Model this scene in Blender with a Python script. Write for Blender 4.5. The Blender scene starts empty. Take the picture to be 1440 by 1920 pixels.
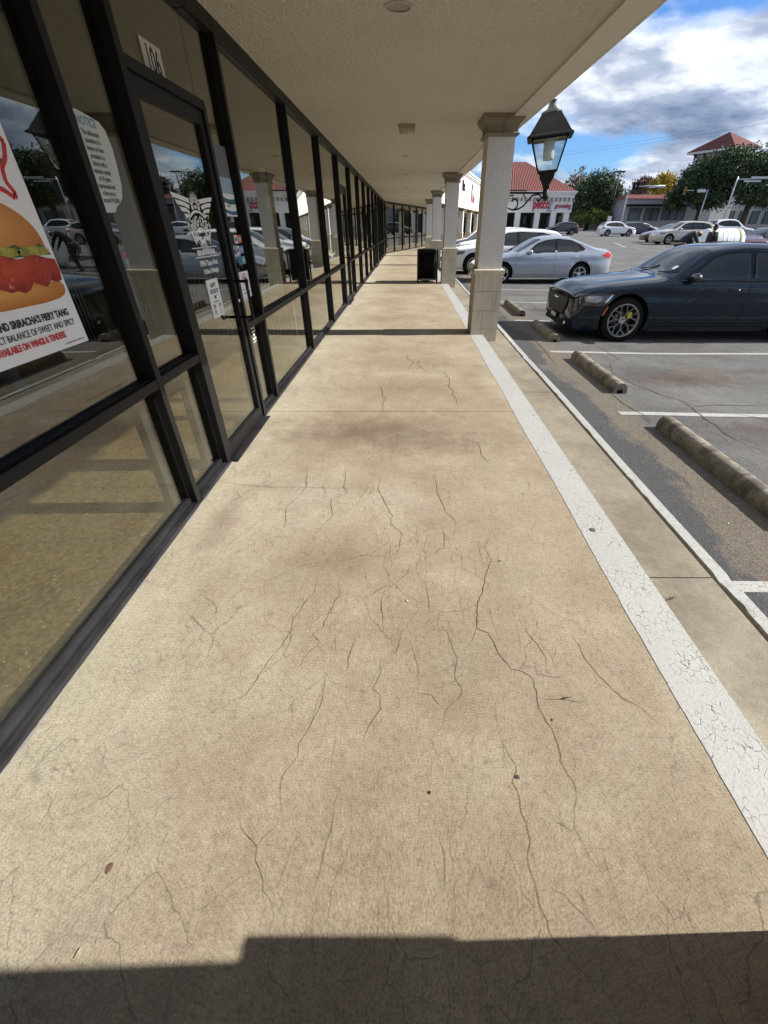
import bpy, bmesh, math, random
from mathutils import Vector, Matrix
R=math.radians
random.seed(7)
S=bpy.context.scene; COL=S.collection
# ---------------------------------------------------------------- camera
F=786.6; PIT=math.atan(538/F); CP,SP=math.cos(PIT),math.sin(PIT); H=1.5
cam=bpy.data.objects.new('camera',bpy.data.cameras.new('camera')); COL.objects.link(cam)
cam.location=(0,0,H); cam.rotation_euler=(math.pi/2-PIT,0,0)
cam.data.sensor_fit='VERTICAL'; cam.data.sensor_height=24; cam.data.lens=24*F/1920
cam.data.shift_x=-(764.5-720)/1920; cam.data.clip_end=3000; cam.data.clip_start=.05
S.camera=cam
def ray(u,v):
    t=(v-960)/F; return Vector(((u-764.5)/F, CP-t*SP, -(SP+t*CP)))
def atd(u,v,k): r=ray(u,v); return Vector((r.x*k,r.y*k,H+r.z*k))
def atz(u,v,z=0): r=ray(u,v); k=(z-H)/r.z; return Vector((r.x*k,r.y*k,z))
# ---------------------------------------------------------------- sky, sun, exposure
SUN_EL=33.0; SUN_DIR=Vector((math.cos(R(SUN_EL)),.02,math.sin(R(SUN_EL)))).normalized()   # towards the sun (+X side)
w=bpy.data.worlds.new('World'); S.world=w; w.use_nodes=True; nt=w.node_tree; nt.nodes.clear()
def wn(t,**k):
    n=nt.nodes.new(t)
    for a,b in k.items(): setattr(n,a,b)
    return n
L=nt.links.new
out=wn('ShaderNodeOutputWorld'); bg=wn('ShaderNodeBackground'); bg.inputs['Strength'].default_value=.092
sky=wn('ShaderNodeTexSky',sky_type='NISHITA',sun_disc=False,sun_elevation=R(SUN_EL),sun_rotation=R(90),air_density=1.0,dust_density=.6,ozone_density=2.0)
tc=wn('ShaderNodeTexCoord')
sep=wn('ShaderNodeSeparateXYZ'); L(tc.outputs['Generated'],sep.inputs[0])
# project the view direction on a cloud layer: (x,y)/(z+.12)
zz=wn('ShaderNodeMath',operation='ADD'); L(sep.outputs['Z'],zz.inputs[0]); zz.inputs[1].default_value=.26
zm=wn('ShaderNodeMath',operation='MAXIMUM'); L(zz.outputs[0],zm.inputs[0]); zm.inputs[1].default_value=.05
dx=wn('ShaderNodeMath',operation='DIVIDE'); L(sep.outputs['X'],dx.inputs[0]); L(zm.outputs[0],dx.inputs[1])
dy=wn('ShaderNodeMath',operation='DIVIDE'); L(sep.outputs['Y'],dy.inputs[0]); L(zm.outputs[0],dy.inputs[1])
cb=wn('ShaderNodeCombineXYZ'); L(dx.outputs[0],cb.inputs[0]); L(dy.outputs[0],cb.inputs[1]); cb.inputs[2].default_value=3.7
mp=wn('ShaderNodeMapping'); mp.inputs['Rotation'].default_value=(0,0,R(25)); mp.inputs['Scale'].default_value=(.8,.96,.8); mp.inputs['Location'].default_value=(7.216,-6.962,0)
L(cb.outputs[0],mp.inputs[0])
def noise(scale,detail,rough,dist,vec):
    n=wn('ShaderNodeTexNoise'); n.inputs['Scale'].default_value=scale; n.inputs['Detail'].default_value=detail; n.inputs['Roughness'].default_value=rough; n.inputs['Distortion'].default_value=dist; L(vec,n.inputs['Vector']); return n
n1=noise(1.5,10,.55,.15,mp.outputs[0]); n2=noise(2.3,10,.58,.1,mp.outputs[0]); n3=noise(1.0,5,.5,.1,mp.outputs[0])
def ramp(sock,stops):
    r=wn('ShaderNodeValToRGB'); e=r.color_ramp.elements
    while len(e)<len(stops): e.new(.5)
    for i,(p,c) in enumerate(stops): e[i].position=p; e[i].color=(c if len(c)==4 else (*c,1))
    L(sock,r.inputs[0]); return r
cov=ramp(n1.outputs['Fac'],[(.40,(0,0,0)),(.49,(1,1,1))])          # cloud cover, with blue gaps
shade=ramp(n2.outputs['Fac'],[(.36,(1.35,1.8,2.75)),(.49,(3.3,3.8,4.8)),(.58,(7.0,7.2,7.5))])
dark=ramp(n3.outputs['Fac'],[(.45,(1,1,1)),(.62,(.70,.78,.90))])
mm=wn('ShaderNodeMix',data_type='RGBA',blend_type='MULTIPLY'); mm.inputs[0].default_value=1; L(shade.outputs[0],mm.inputs[6]); L(dark.outputs[0],mm.inputs[7])
mx=wn('ShaderNodeMix',data_type='RGBA'); L(cov.outputs[0],mx.inputs[0])
bl=wn('ShaderNodeMix',data_type='RGBA',blend_type='MULTIPLY'); bl.inputs[0].default_value=1; L(sky.outputs[0],bl.inputs[6]); bl.inputs[7].default_value=(.42,.66,1.02,1); L(bl.outputs[2],mx.inputs[6]); L(mm.outputs[2],mx.inputs[7])
L(mx.outputs[2],bg.inputs['Color']); L(bg.outputs[0],out.inputs[0])
sun=bpy.data.objects.new('sun',bpy.data.lights.new('sun','SUN')); COL.objects.link(sun)
sun.data.energy=5.0; sun.data.angle=R(.55); sun.data.color=(1,.955,.88)
sun.rotation_euler=SUN_DIR.to_track_quat('Z','Y').to_euler(); sun.location=(30,0,30)
S.view_settings.view_transform='Standard'; S.view_settings.look='None'; S.view_settings.exposure=.84; S.view_settings.gamma=1
S.render.engine='CYCLES'
try:
    S.cycles.max_bounces=10; S.cycles.transparent_max_bounces=24; S.cycles.glossy_bounces=4; S.cycles.diffuse_bounces=8
    S.cycles.caustics_reflective=False; S.cycles.caustics_refractive=False
except Exception: pass
# ---------------------------------------------------------------- material helpers
class G:
    def __init__(s,name,rough=.7,metal=0,base=(.5,.5,.5)):
        s.m=bpy.data.materials.new(name); s.m.use_nodes=True; s.t=s.m.node_tree
        s.b=s.t.nodes['Principled BSDF']; s.b.inputs['Roughness'].default_value=rough; s.b.inputs['Metallic'].default_value=metal
        s.b.inputs['Base Color'].default_value=(*base,1); s.co=s.t.nodes.new('ShaderNodeTexCoord').outputs['Object']
    def n(s,t,**k):
        n=s.t.nodes.new(t)
        for a,b in k.items(): setattr(n,a,b)
        return n
    def l(s,a,b): s.t.links.new(a,b)
    def _v(s,x,inp):
        if hasattr(x,'links'): s.l(x,inp)
        elif isinstance(x,(tuple,list)): inp.default_value=(*x,1) if len(x)==3 and len(inp.default_value)==4 else x
        else: inp.default_value=x
    def map(s,scale=(1,1,1),loc=(0,0,0),rot=(0,0,0),vec=None):
        m=s.n('ShaderNodeMapping'); s.l(vec or s.co,m.inputs[0]); m.inputs['Scale'].default_value=scale; m.inputs['Location'].default_value=loc; m.inputs['Rotation'].default_value=rot; return m.outputs[0]
    def noise(s,scale,detail=4,rough=.55,dist=0,vec=None):
        n=s.n('ShaderNodeTexNoise'); s.l(vec or s.co,n.inputs['Vector'])
        for a,b in (('Scale',scale),('Detail',detail),('Roughness',rough),('Distortion',dist)): n.inputs[a].default_value=b
        return n.outputs['Fac']
    def vor(s,scale,feature='F1',vec=None,out='Distance'):
        n=s.n('ShaderNodeTexVoronoi',feature=feature); s.l(vec or s.co,n.inputs['Vector']); n.inputs['Scale'].default_value=scale; return n.outputs[out]
    def ramp(s,x,stops,interp='LINEAR'):
        r=s.n('ShaderNodeValToRGB'); r.color_ramp.interpolation=interp; e=r.color_ramp.elements
        while len(e)<len(stops): e.new(.5)
        for i,(p,c) in enumerate(stops):
            e[i].position=p; e[i].color=(c,c,c,1) if not isinstance(c,tuple) else (*c,1)
        s.l(x,r.inputs[0]); return r.outputs[0]
    def mix(s,f,a,b,blend='MIX'):
        m=s.n('ShaderNodeMix',data_type='RGBA',blend_type=blend); s._v(f,m.inputs[0]); s._v(a,m.inputs[6]); s._v(b,m.inputs[7]); return m.outputs[2]
    def math(s,op,a,b=0,c=0,clamp=False):
        m=s.n('ShaderNodeMath',operation=op,use_clamp=clamp); s._v(a,m.inputs[0]); s._v(b,m.inputs[1]); s._v(c,m.inputs[2]); return m.outputs[0]
    def xyz(s):
        m=s.n('ShaderNodeSeparateXYZ'); s.l(s.co,m.inputs[0]); return m.outputs
    def blob(s,x,y,rx,ry,soft=.5,wob=.5,ws=3):
        # elliptical stain at (x,y): 1 in the middle, 0 outside, edge broken by noise
        X=s.xyz(); a=s.math('DIVIDE',s.math('SUBTRACT',X[0],x),rx); b=s.math('DIVIDE',s.math('SUBTRACT',X[1],y),ry)
        d=s.math('SQRT',s.math('ADD',s.math('MULTIPLY',a,a),s.math('MULTIPLY',b,b)))
        d=s.math('ADD',d,s.math('MULTIPLY',s.math('SUBTRACT',s.noise(ws,6,.65),.5),wob*2))
        return s.math('DIVIDE',s.math('SUBTRACT',1,d),soft,clamp=True)
    def col(s,c): s._v(c,s.b.inputs['Base Color']); return s
    def rough(s,c): s._v(c,s.b.inputs['Roughness']); return s
    def bump(s,h,strength=.3,dist=.01):
        b=s.n('ShaderNodeBump'); s.l(h,b.inputs['Height']); b.inputs['Strength'].default_value=strength; b.inputs['Distance'].default_value=dist; s.l(b.outputs[0],s.b.inputs['Normal']); return s
def flat(name,c,rough=.5,metal=0,spec=None,coat=0,var=.12,scale=9):
    g=G(name,rough,metal,c)
    if var: 
        n=g.noise(scale,5,.6); g.col(g.mix(n,tuple(x*(1-var) for x in c),tuple(min(1,x*(1+var)) for x in c)))
    if spec is not None: g.b.inputs['Specular IOR Level'].default_value=spec
    if coat: g.b.inputs['Coat Weight'].default_value=coat; g.b.inputs['Coat Roughness'].default_value=.04
    return g.m
# ---------------------------------------------------------------- object helpers
def tag(o,label=None,cat=None,group=None,kind=None):
    for k,v in (('label',label),('category',cat),('group',group),('kind',kind)):
        if v: o[k]=v
    return o
def empty(name,loc,rz=0,label=None,cat=None,group=None):
    o=bpy.data.objects.new(name,None); COL.objects.link(o); o.location=loc; o.rotation_euler=(0,0,rz); o.empty_display_size=.1
    return tag(o,label,cat,group)
def mk(name,bm,mats,parent=None,smooth=False,loc=None,world=False):
    me=bpy.data.meshes.new(name); bmesh.ops.recalc_face_normals(bm,faces=bm.faces) if len(bm.faces)<60000 else None
    bm.to_mesh(me); bm.free()
    for m in (mats if isinstance(mats,(list,tuple)) else [mats]): me.materials.append(m)
    if smooth:
        for p in me.polygons: p.use_smooth=True
    o=bpy.data.objects.new(name,me); COL.objects.link(o)
    if parent:
        o.parent=parent
        if world: o.matrix_parent_inverse=Matrix.LocRotScale(parent_world(parent),parent_rot(parent),None).inverted()
    if loc: o.location=loc
    return o
def parent_world(p):
    v=p.location.copy()
    while p.parent: p=p.parent; v=v+p.location
    return v
def parent_rot(p): return p.rotation_euler.to_quaternion()
def NB(): return bmesh.new()
def box(bm,x0,x1,y0,y1,z0,z1,mi=0,bev=0):
    r=bmesh.ops.create_cube(bm,size=1); vs=r['verts']
    for v in vs: v.co=Vector(((x0+x1)/2+v.co.x*(x1-x0),(y0+y1)/2+v.co.y*(y1-y0),(z0+z1)/2+v.co.z*(z1-z0)))
    fs={f for v in vs for f in v.link_faces}
    for f in fs: f.material_index=mi
    if bev:
        es=list({e for v in vs for e in v.link_edges})
        r=bmesh.ops.bevel(bm,geom=es,offset=bev,segments=2,affect='EDGES',clamp_overlap=True)
        for f in r['faces']: f.material_index=mi
    return bm
def prism(bm,pts,axis,a,b,mi=0):
    # pts: 2D polygon; axis 'x': (y,z) extruded x a..b ; 'y': (x,z); 'z': (x,y)
    def P(p,t): return {'x':(t,p[0],p[1]),'y':(p[0],t,p[1]),'z':(p[0],p[1],t)}[axis]
    A=[bm.verts.new(P(p,a)) for p in pts]; B=[bm.verts.new(P(p,b)) for p in pts]; n=len(pts); fs=[]
    fs.append(bm.faces.new(A)); fs.append(bm.faces.new(B[::-1]))
    for i in range(n): fs.append(bm.faces.new((A[i],B[i],B[(i+1)%n],A[(i+1)%n])))
    for f in fs: f.material_index=mi
    return bm
def tube(bm,pts,r,seg=8,mi=0,caps=True):
    pts=[Vector(p) for p in pts]; rs=r if isinstance(r,(list,tuple)) else [r]*len(pts); rings=[]; up=Vector((0,0,1)); prev=None
    for i,p in enumerate(pts):
        t=(pts[min(i+1,len(pts)-1)]-pts[max(i-1,0)]).normalized()
        if prev is None:
            a=t.cross(up)
            if a.length<.01: a=t.cross(Vector((1,0,0)))
        else: a=prev-t*prev.dot(t)
        a.normalize(); prev=a; b=t.cross(a)
        rings.append([bm.verts.new(p+(a*math.cos(2*math.pi*k/seg)+b*math.sin(2*math.pi*k/seg))*rs[i]) for k in range(seg)])
    for i in range(len(rings)-1):
        for k in range(seg):
            f=bm.faces.new((rings[i][k],rings[i][(k+1)%seg],rings[i+1][(k+1)%seg],rings[i+1][k])); f.material_index=mi; f.smooth=True
    if caps:
        for rr in (rings[0],rings[-1]):
            f=bm.faces.new(rr); f.material_index=mi
    return bm
def lathe(bm,prof,seg=24,axis='z',c=(0,0,0),mi=0,smooth=True,caps=True):
    # prof: list of (radius, height)
    rings=[]; c=Vector(c)
    for (r,h) in prof:
        ring=[]
        for k in range(seg):
            a=2*math.pi*k/seg; x,y=r*math.cos(a),r*math.sin(a)
            v={'z':(x,y,h),'x':(h,x,y),'y':(x,h,y)}[axis]; ring.append(bm.verts.new(c+Vector(v)))
        rings.append(ring)
    for i in range(len(rings)-1):
        for k in range(seg):
            f=bm.faces.new((rings[i][k],rings[i][(k+1)%seg],rings[i+1][(k+1)%seg],rings[i+1][k])); f.material_index=mi; f.smooth=smooth
    for rr in ((rings[0],rings[-1]) if caps else ()):
        try: f=bm.faces.new(rr); f.material_index=mi
        except Exception: pass
    return bm
def sqloft(bm,prof,cx,cy,mi=0):
    # prof: (half_x, half_y, z) rings of a square moulding
    rings=[[bm.verts.new((cx+sx*a,cy+sy*b,z)) for sx,sy in ((-1,-1),(1,-1),(1,1),(-1,1))] for a,b,z in prof]
    for i in range(len(rings)-1):
        for k in range(4): bm.faces.new((rings[i][k],rings[i][(k+1)%4],rings[i+1][(k+1)%4],rings[i+1][k])).material_index=mi
    bm.faces.new(rings[0]).material_index=mi; bm.faces.new(rings[-1]).material_index=mi
    return bm
def ell(bm,c,r,seg=16,mi=0,rot=None):
    g=bmesh.ops.create_uvsphere(bm,u_segments=seg,v_segments=max(6,seg//2),radius=1); M=Matrix.Diagonal((*r,1))
    if rot: M=rot.to_matrix().to_4x4()@M
    for v in g['verts']: v.co=M@v.co+Vector(c)
    for f in {f for v in g['verts'] for f in v.link_faces}: f.material_index=mi; f.smooth=True
    return bm
def textbm(bm,body,size,M,sx=1,mi=0,depth=.0008,align='CENTER',bold=0,space=1):
    cu=bpy.data.curves.new('lettering','FONT'); cu.body=body; cu.size=size; cu.align_x=align; cu.extrude=depth; cu.offset=bold; cu.space_character=space; cu.resolution_u=3
    o=bpy.data.objects.new('lettering',cu); COL.objects.link(o)
    dg=bpy.context.evaluated_depsgraph_get(); me=bpy.data.meshes.new_from_object(o.evaluated_get(dg))
    bpy.data.objects.remove(o); bpy.data.curves.remove(cu)
    n0=len(bm.faces); v0=len(bm.verts); bm.from_mesh(me); bpy.data.meshes.remove(me)
    bm.verts.ensure_lookup_table(); bm.faces.ensure_lookup_table()
    MM=M@Matrix.Diagonal((sx,1,1,1))
    for v in bm.verts[v0:]: v.co=MM@v.co
    for f in bm.faces[n0:]: f.material_index=mi
    return bm
def glassM(y,z,x=-1.4): # text frame on the storefront glass, readable from +X side: right = +Y... seen from the walk looking at -X, right is +Y
    return Matrix.Translation((x,y,z))@Matrix(((0,0,1,0),(1,0,0,0),(0,1,0,0),(0,0,0,1)))
def copy_tree(o,parent=None):
    c=o.copy(); COL.objects.link(c)
    if parent: c.parent=parent
    for ch in list(o.children): copy_tree(ch,c)
    return c
# ---------------------------------------------------------------- materials
def warp(g,k,sc=4,vec=None):
    n=g.n('ShaderNodeTexNoise'); g.l(vec or g.co,n.inputs['Vector']); n.inputs['Scale'].default_value=sc; n.inputs['Detail'].default_value=4
    v=g.n('ShaderNodeVectorMath',operation='MULTIPLY_ADD'); g.l(n.outputs['Color'],v.inputs[0]); v.inputs[1].default_value=(k,k,0); g.l(vec or g.co,v.inputs[2]); return v.outputs[0]
def m_concrete():
    g=G('walk_concrete',.84); X=g.xyz(); o=lambda x,y: g.map((1,1,1),(x,y,0))
    base=g.mix(g.ramp(g.noise(.9,9,.72,0),[(.34,0),(.66,1)]),(.300,.235,.155),(.425,.355,.25))
    base=g.mix(g.math('MULTIPLY',g.ramp(g.noise(3.4,8,.72,0,o(5,2)),[(.46,0),(.62,1)]),.35),base,(.25,.195,.125))
    pale=g.ramp(g.noise(.7,9,.7,0,o(2,7)),[(.50,0),(.62,1)]); base=g.mix(g.math('MULTIPLY',pale,.33),base,(.50,.455,.35))
    near=g.math('DIVIDE',g.math('SUBTRACT',-.45,X[0]),.8,clamp=True); near=g.math('MULTIPLY',near,g.ramp(g.noise(2.2,8,.7),[(.34,.35),(.58,1)]))
    base=g.mix(g.math('MULTIPLY',near,.65),base,(.53,.49,.385))
    mid=g.blob(-.62,2.35,.55,.55,.9,.5,2.5); base=g.mix(g.math('MULTIPLY',mid,.5),base,(.56,.525,.425)); mid=g.blob(-.05,2.35,.30,.3,.8,.5,4); base=g.mix(g.math('MULTIPLY',mid,.4),base,(.54,.50,.41))
    brown=g.ramp(g.noise(1.5,10,.74,0,g.map((1,.7,1),(3,1,0))),[(.47,0),(.66,1)]); base=g.mix(g.math('MULTIPLY',brown,.38),base,(.185,.130,.082))
    for (x,y,rx,ry,a,c) in ((-.3,3.45,1.1,.5,.85,(.155,.112,.075)),(.35,3.2,.75,.28,.55,(.17,.125,.085)),(.0,4.6,1.1,.5,.5,(.20,.15,.10)),(.3,5.6,.9,.5,.45,(.19,.14,.095)),(-.3,1.75,.34,.20,.55,(.20,.145,.095)),(-1.15,2.15,.12,.5,.5,(.20,.15,.11)),(-.95,1.45,.14,.35,.3,(.24,.18,.13)),(.45,1.05,.35,.5,.30,(.24,.18,.13)),(.12,1.0,.25,.35,.3,(.23,.17,.115)),(0,8.9,1.2,.5,.4,(.2,.15,.1)),(0,13,1.2,.6,.4,(.2,.15,.1))):
        base=g.mix(g.math('MULTIPLY',g.blob(x,y,rx,ry,.9,.75,5.5),a),base,c)
    pur=g.ramp(g.noise(3.1,9,.75,0,o(9,4)),[(.54,0),(.66,1)]); base=g.mix(g.math('MULTIPLY',pur,.25),base,(.27,.20,.185))
    grn=g.ramp(g.noise(2.1,9,.7,0,o(1,14)),[(.52,0),(.64,1)]); base=g.mix(g.math('MULTIPLY',grn,.22),base,(.36,.35,.25))
    wv=warp(g,.05,30); spots=g.ramp(g.vor(5.5,vec=wv),[(.05,1),(.12,0)]); sm=g.ramp(g.noise(1.3,3,.5,0,o(6,6)),[(.5,0),(.56,1)]); base=g.mix(g.math('MULTIPLY',g.math('MULTIPLY',spots,sm),.42),base,(.17,.13,.09))
    broom=g.noise(190,3,.6,0,g.map((.05,1,1))); bm_=g.ramp(g.noise(2.6,6,.7,0,o(4,4)),[(.4,.1),(.65,.8)])
    bl=g.ramp(broom,[(.3,.90),(.7,1.06)]); base=g.mix(g.math('MULTIPLY',bm_,.75),base,g.mix(1,base,bl,'MULTIPLY'))
    mot=g.ramp(g.noise(38,9,.82),[(.32,.60),(.5,1),(.68,1.16)]); base=g.mix(.9,base,g.mix(1,base,mot,'MULTIPLY'))
    spk=g.ramp(g.noise(150,6,.85),[(.36,.50),(.5,1),(.66,1.30)]); base=g.mix(1,base,g.mix(1,base,spk,'MULTIPLY'))
    pit=g.ramp(g.vor(95,vec=warp(g,.004,60)),[(.10,.55),(.2,1)]); pm=g.ramp(g.noise(7,5,.7,0,o(2,2)),[(.5,0),(.62,.8)]); base=g.mix(pm,base,g.mix(1,base,pit,'MULTIPLY'))
    # map-cracking: hairlines, stretched along the walk, only in patches
    hl=g.vor(6.0,'DISTANCE_TO_EDGE',vec=g.map((1,.42,1),vec=warp(g,.10,9))); h1=g.ramp(hl,[(.0,0),(.007,1)]); hm=g.ramp(g.noise(1.4,6,.65,0,o(8,1)),[(.40,.1),(.52,.9)]); base=g.mix(hm,base,g.mix(1,base,g.ramp(h1,[(0,.45),(1,1)]),'MULTIPLY'))
    h2=g.vor(22,'DISTANCE_TO_EDGE',vec=g.map((1,.25,1),vec=warp(g,.03,22))); h2r=g.ramp(h2,[(0,.5),(.03,1)]); hm2=g.ramp(g.noise(2.3,6,.7,0,o(3,9)),[(.50,0),(.60,.7)]); base=g.mix(hm2,base,g.mix(1,base,h2r,'MULTIPLY'))
    g.col(base); h=g.math('ADD',g.math('MULTIPLY',g.math('MULTIPLY',broom,bm_),.5),g.noise(130,7,.85)); g.bump(h,.9,.005); return g.m
def m_strip():
    g=G('strip_concrete',.85); base=g.mix(g.ramp(g.noise(1.7,9,.72),[(.35,0),(.65,1)]),(.185,.155,.11),(.33,.295,.22))
    st=g.ramp(g.noise(1.9,6,.6,.5,vec=g.map((1,.5,1))),[(.5,0),(.7,1)]); base=g.mix(g.math('MULTIPLY',st,.5),base,(.19,.15,.115))
    spk=g.ramp(g.noise(150,6,.85),[(.36,.6),(.66,1.24)]); base=g.mix(.85,base,g.mix(1,base,spk,'MULTIPLY')); mo=g.ramp(g.noise(30,7,.75),[(.32,.75),(.6,1.06)]); base=g.mix(.8,base,g.mix(1,base,mo,'MULTIPLY'))
    g.col(base); g.bump(g.noise(110,4,.7),.5,.004); return g.m
def m_whiteline(name='white_road_paint',wear=.5,thr=.44,cht=.60):
    g=G(name,.7); crk=g.vor(34,'DISTANCE_TO_EDGE',vec=g.map((1,.7,1),vec=warp(g,.03,30)))
    nz=g.noise(6,5,.7); c=g.math('ADD',crk,g.math('MULTIPLY',g.math('SUBTRACT',g.noise(30,4,.7),.5),.10))
    m=g.ramp(c,[(.010,1),(.035,0)]); area=g.ramp(nz,[(thr,0),(thr+.14,1)]); m=g.math('MULTIPLY',m,area)
    base=g.mix(g.noise(3,6,.6),(.33,.33,.315),(.46,.46,.44)); gr=g.ramp(g.noise(75,7,.8),[(.36,.55),(.5,1)]); base=g.mix(wear,base,g.mix(1,base,gr,'MULTIPLY'))
    chip=g.ramp(g.noise(48,7,.8,0,g.map((1,1,1),(4,4,0))),[(cht,0),(cht+.06,.8)]); chip=g.math('MULTIPLY',chip,g.ramp(g.noise(3,4),[(.45,.2),(.6,1)])); base=g.mix(chip,base,(.27,.235,.175)); g.col(g.mix(m,base,(.17,.15,.12))); g.bump(g.math('SUBTRACT',g.noise(90,4,.7),g.math('MULTIPLY',m,1.5)),.5,.004); return g.m
def m_asphalt():
    g=G('asphalt',.9); base=g.mix(g.ramp(g.noise(.9,9,.72),[(.35,0),(.65,1)]),(.082,.082,.081),(.165,.16,.15)); o=lambda x,y: g.map((1,1,1),(x,y,0))
    pt=g.ramp(g.noise(.35,6,.6,0,o(3,3)),[(.48,0),(.54,1)]); base=g.mix(g.math('MULTIPLY',pt,.35),base,(.085,.086,.088))
    X=g.xyz()
    for (x,y,rx,ry,a) in ((3.75,5.85,1.15,.50,1),(4.05,3.95,1.2,.62,1),(3.4,11.4,.8,.45,.9),(3.5,14.2,.8,.4,.8),(4.9,6.2,1.1,.3,.55),(3.5,8.9,.8,.5,.7),(3.3,.6,.8,.4,.8)):
        base=g.mix(g.math('MULTIPLY',g.blob(x,y,rx,ry,1.0,.8,5.0),a),base,(.060,.034,.024))
    rust=g.ramp(g.noise(.8,9,.72,0,o(7,1)),[(.52,0),(.64,.5)]); base=g.mix(rust,base,(.12,.09,.07))
    wb=g.math('ADD',X[0],g.math('MULTIPLY',g.math('SUBTRACT',g.noise(1.6,9,.72,0,g.map((1,.6,1),(1,5,0))),.5),1.5))
    gm=g.math('MULTIPLY',g.ramp(g.math('SUBTRACT',1,g.math('DIVIDE',g.math('ABSOLUTE',g.math('SUBTRACT',wb,2.28)),.5),clamp=True),[(.2,0),(.75,1)]),g.ramp(g.noise(34,9,.82),[(.36,.25),(.56,1)]))
    grit=g.mix(g.ramp(g.noise(110,7,.85),[(.38,0),(.60,1)]),(.050,.037,.026),(.27,.215,.145)); base=g.mix(g.math('MULTIPLY',gm,.9),base,grit)
    wd=g.math('ADD',X[0],g.math('MULTIPLY',g.math('SUBTRACT',g.noise(1.9,9,.7,0,g.map((1,.5,1),(9,2,0))),.5),1.3))
    dk=g.ramp(g.math('SUBTRACT',1,g.math('DIVIDE',g.math('ABSOLUTE',g.math('SUBTRACT',wd,1.88)),.42),clamp=True),[(.25,0),(.5,1)]); base=g.mix(g.math('MULTIPLY',dk,.85),base,(.052,.055,.060))
    ag=g.vor(150,out='Color'); agb=g.ramp(ag,[(.1,.50),(.9,1.5)]); base=g.mix(.8,base,g.mix(1,base,agb,'MULTIPLY'))
    n=g.ramp(g.noise(60,8,.8),[(.3,.62),(.7,1.25)]); base=g.mix(.85,base,g.mix(1,base,n,'MULTIPLY'))
    wh=g.ramp(g.vor(30),[(.028,1),(.04,0)]); base=g.mix(g.math('MULTIPLY',wh,.5),base,(.42,.41,.37))
    hl=g.vor(1.3,'DISTANCE_TO_EDGE',vec=warp(g,.5,2.2)); h1=g.ramp(hl,[(0,.35),(.006,1)]); hm=g.ramp(g.noise(.5,3,.5,0,o(2,8)),[(.45,0),(.55,.8)]); base=g.mix(hm,base,g.mix(1,base,h1,'MULTIPLY'))
    g.col(base); g.bump(g.math('ADD',g.noise(160,6,.85),g.math('MULTIPLY',g.vor(150),.8)),.9,.008); return g.m
def m_stucco(name,c,st=.6,sc=38,d=.006,v=.12,streak=0):
    g=G(name,.88); base=g.mix(g.noise(1.2,5,.6),tuple(x*(1-v) for x in c),tuple(x*(1+v*.6) for x in c))
    if streak:
        s=g.ramp(g.noise(14,5,.6,vec=g.map((1,1,.12))),[(.35,1-streak),(.6,1)]); base=g.mix(1,base,s,'MULTIPLY')
    pit=g.ramp(g.noise(sc*1.6,4,.7),[(.3,.86),(.5,1)]); g.col(g.mix(1,base,pit,'MULTIPLY'))
    g.bump(g.ramp(g.noise(sc,5,.6,.4),[(.38,0),(.62,1)]),st,d); return g.m
def m_aggregate():
    g=G('exposed_aggregate',.35); base=g.mix(g.noise(2,4,.6),(.155,.115,.06),(.225,.17,.09)); v=g.vor(62,out='Color')
    base=g.mix(.7,base,g.mix(1,base,g.ramp(v,[(.1,.35),(.5,.9),(.9,1.6)]),'MULTIPLY'))
    wh=g.ramp(g.vor(24),[(.07,1),(.11,0)]); base=g.mix(g.math('MULTIPLY',wh,.8),base,(.85,.82,.7)); g.col(base); return g.m
def m_glass(name,tint=(.85,.86,.82),refl=.105,ior=1.45):
    m=bpy.data.materials.new(name); m.use_nodes=True; t=m.node_tree; t.nodes.clear(); o=t.nodes.new('ShaderNodeOutputMaterial')
    tr=t.nodes.new('ShaderNodeBsdfTransparent'); tr.inputs[0].default_value=(*tint,1)
    gl=t.nodes.new('ShaderNodeBsdfGlossy'); gl.inputs['Roughness'].default_value=0.0; gl.inputs[0].default_value=(.95,.95,.9,1)
    fr=t.nodes.new('ShaderNodeMath'); fr.operation='POWER'; fr.inputs[1].default_value=4.5; lw=t.nodes.new('ShaderNodeLayerWeight'); lw.inputs[0].default_value=.5; t.links.new(lw.outputs['Facing'],fr.inputs[0]); a=t.nodes.new('ShaderNodeMath'); a.operation='ADD'; a.use_clamp=True; a.inputs[1].default_value=refl
    tcn=t.nodes.new('ShaderNodeTexCoord'); nz=t.nodes.new('ShaderNodeTexNoise'); nz.inputs['Scale'].default_value=1.3; nz.inputs['Detail'].default_value=1; bp=t.nodes.new('ShaderNodeBump'); bp.inputs['Strength'].default_value=.02; bp.inputs['Distance'].default_value=.02
    t.links.new(tcn.outputs['Object'],nz.inputs['Vector']); t.links.new(nz.outputs['Fac'],bp.inputs['Height']); t.links.new(bp.outputs[0],gl.inputs['Normal'])
    mx=t.nodes.new('ShaderNodeMixShader'); t.links.new(fr.outputs[0],a.inputs[0]); t.links.new(a.outputs[0],mx.inputs[0]); t.links.new(tr.outputs[0],mx.inputs[1]); t.links.new(gl.outputs[0],mx.inputs[2]); t.links.new(mx.outputs[0],o.inputs[0]); return m
def m_tile():
    g=G('clay_roof_tile',.75); w_=g.n('ShaderNodeTexWave',wave_type='BANDS',bands_direction='X'); w_.inputs['Scale'].default_value=1.1; g.l(g.co,w_.inputs[0])
    base=g.mix(g.noise(1.2,5,.7),(.17,.034,.024),(.30,.070,.045)); g.col(g.mix(.8,base,g.mix(1,base,w_.outputs['Fac'],'MULTIPLY'))); g.bump(w_.outputs['Fac'],.9,.08); return g.m
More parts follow.
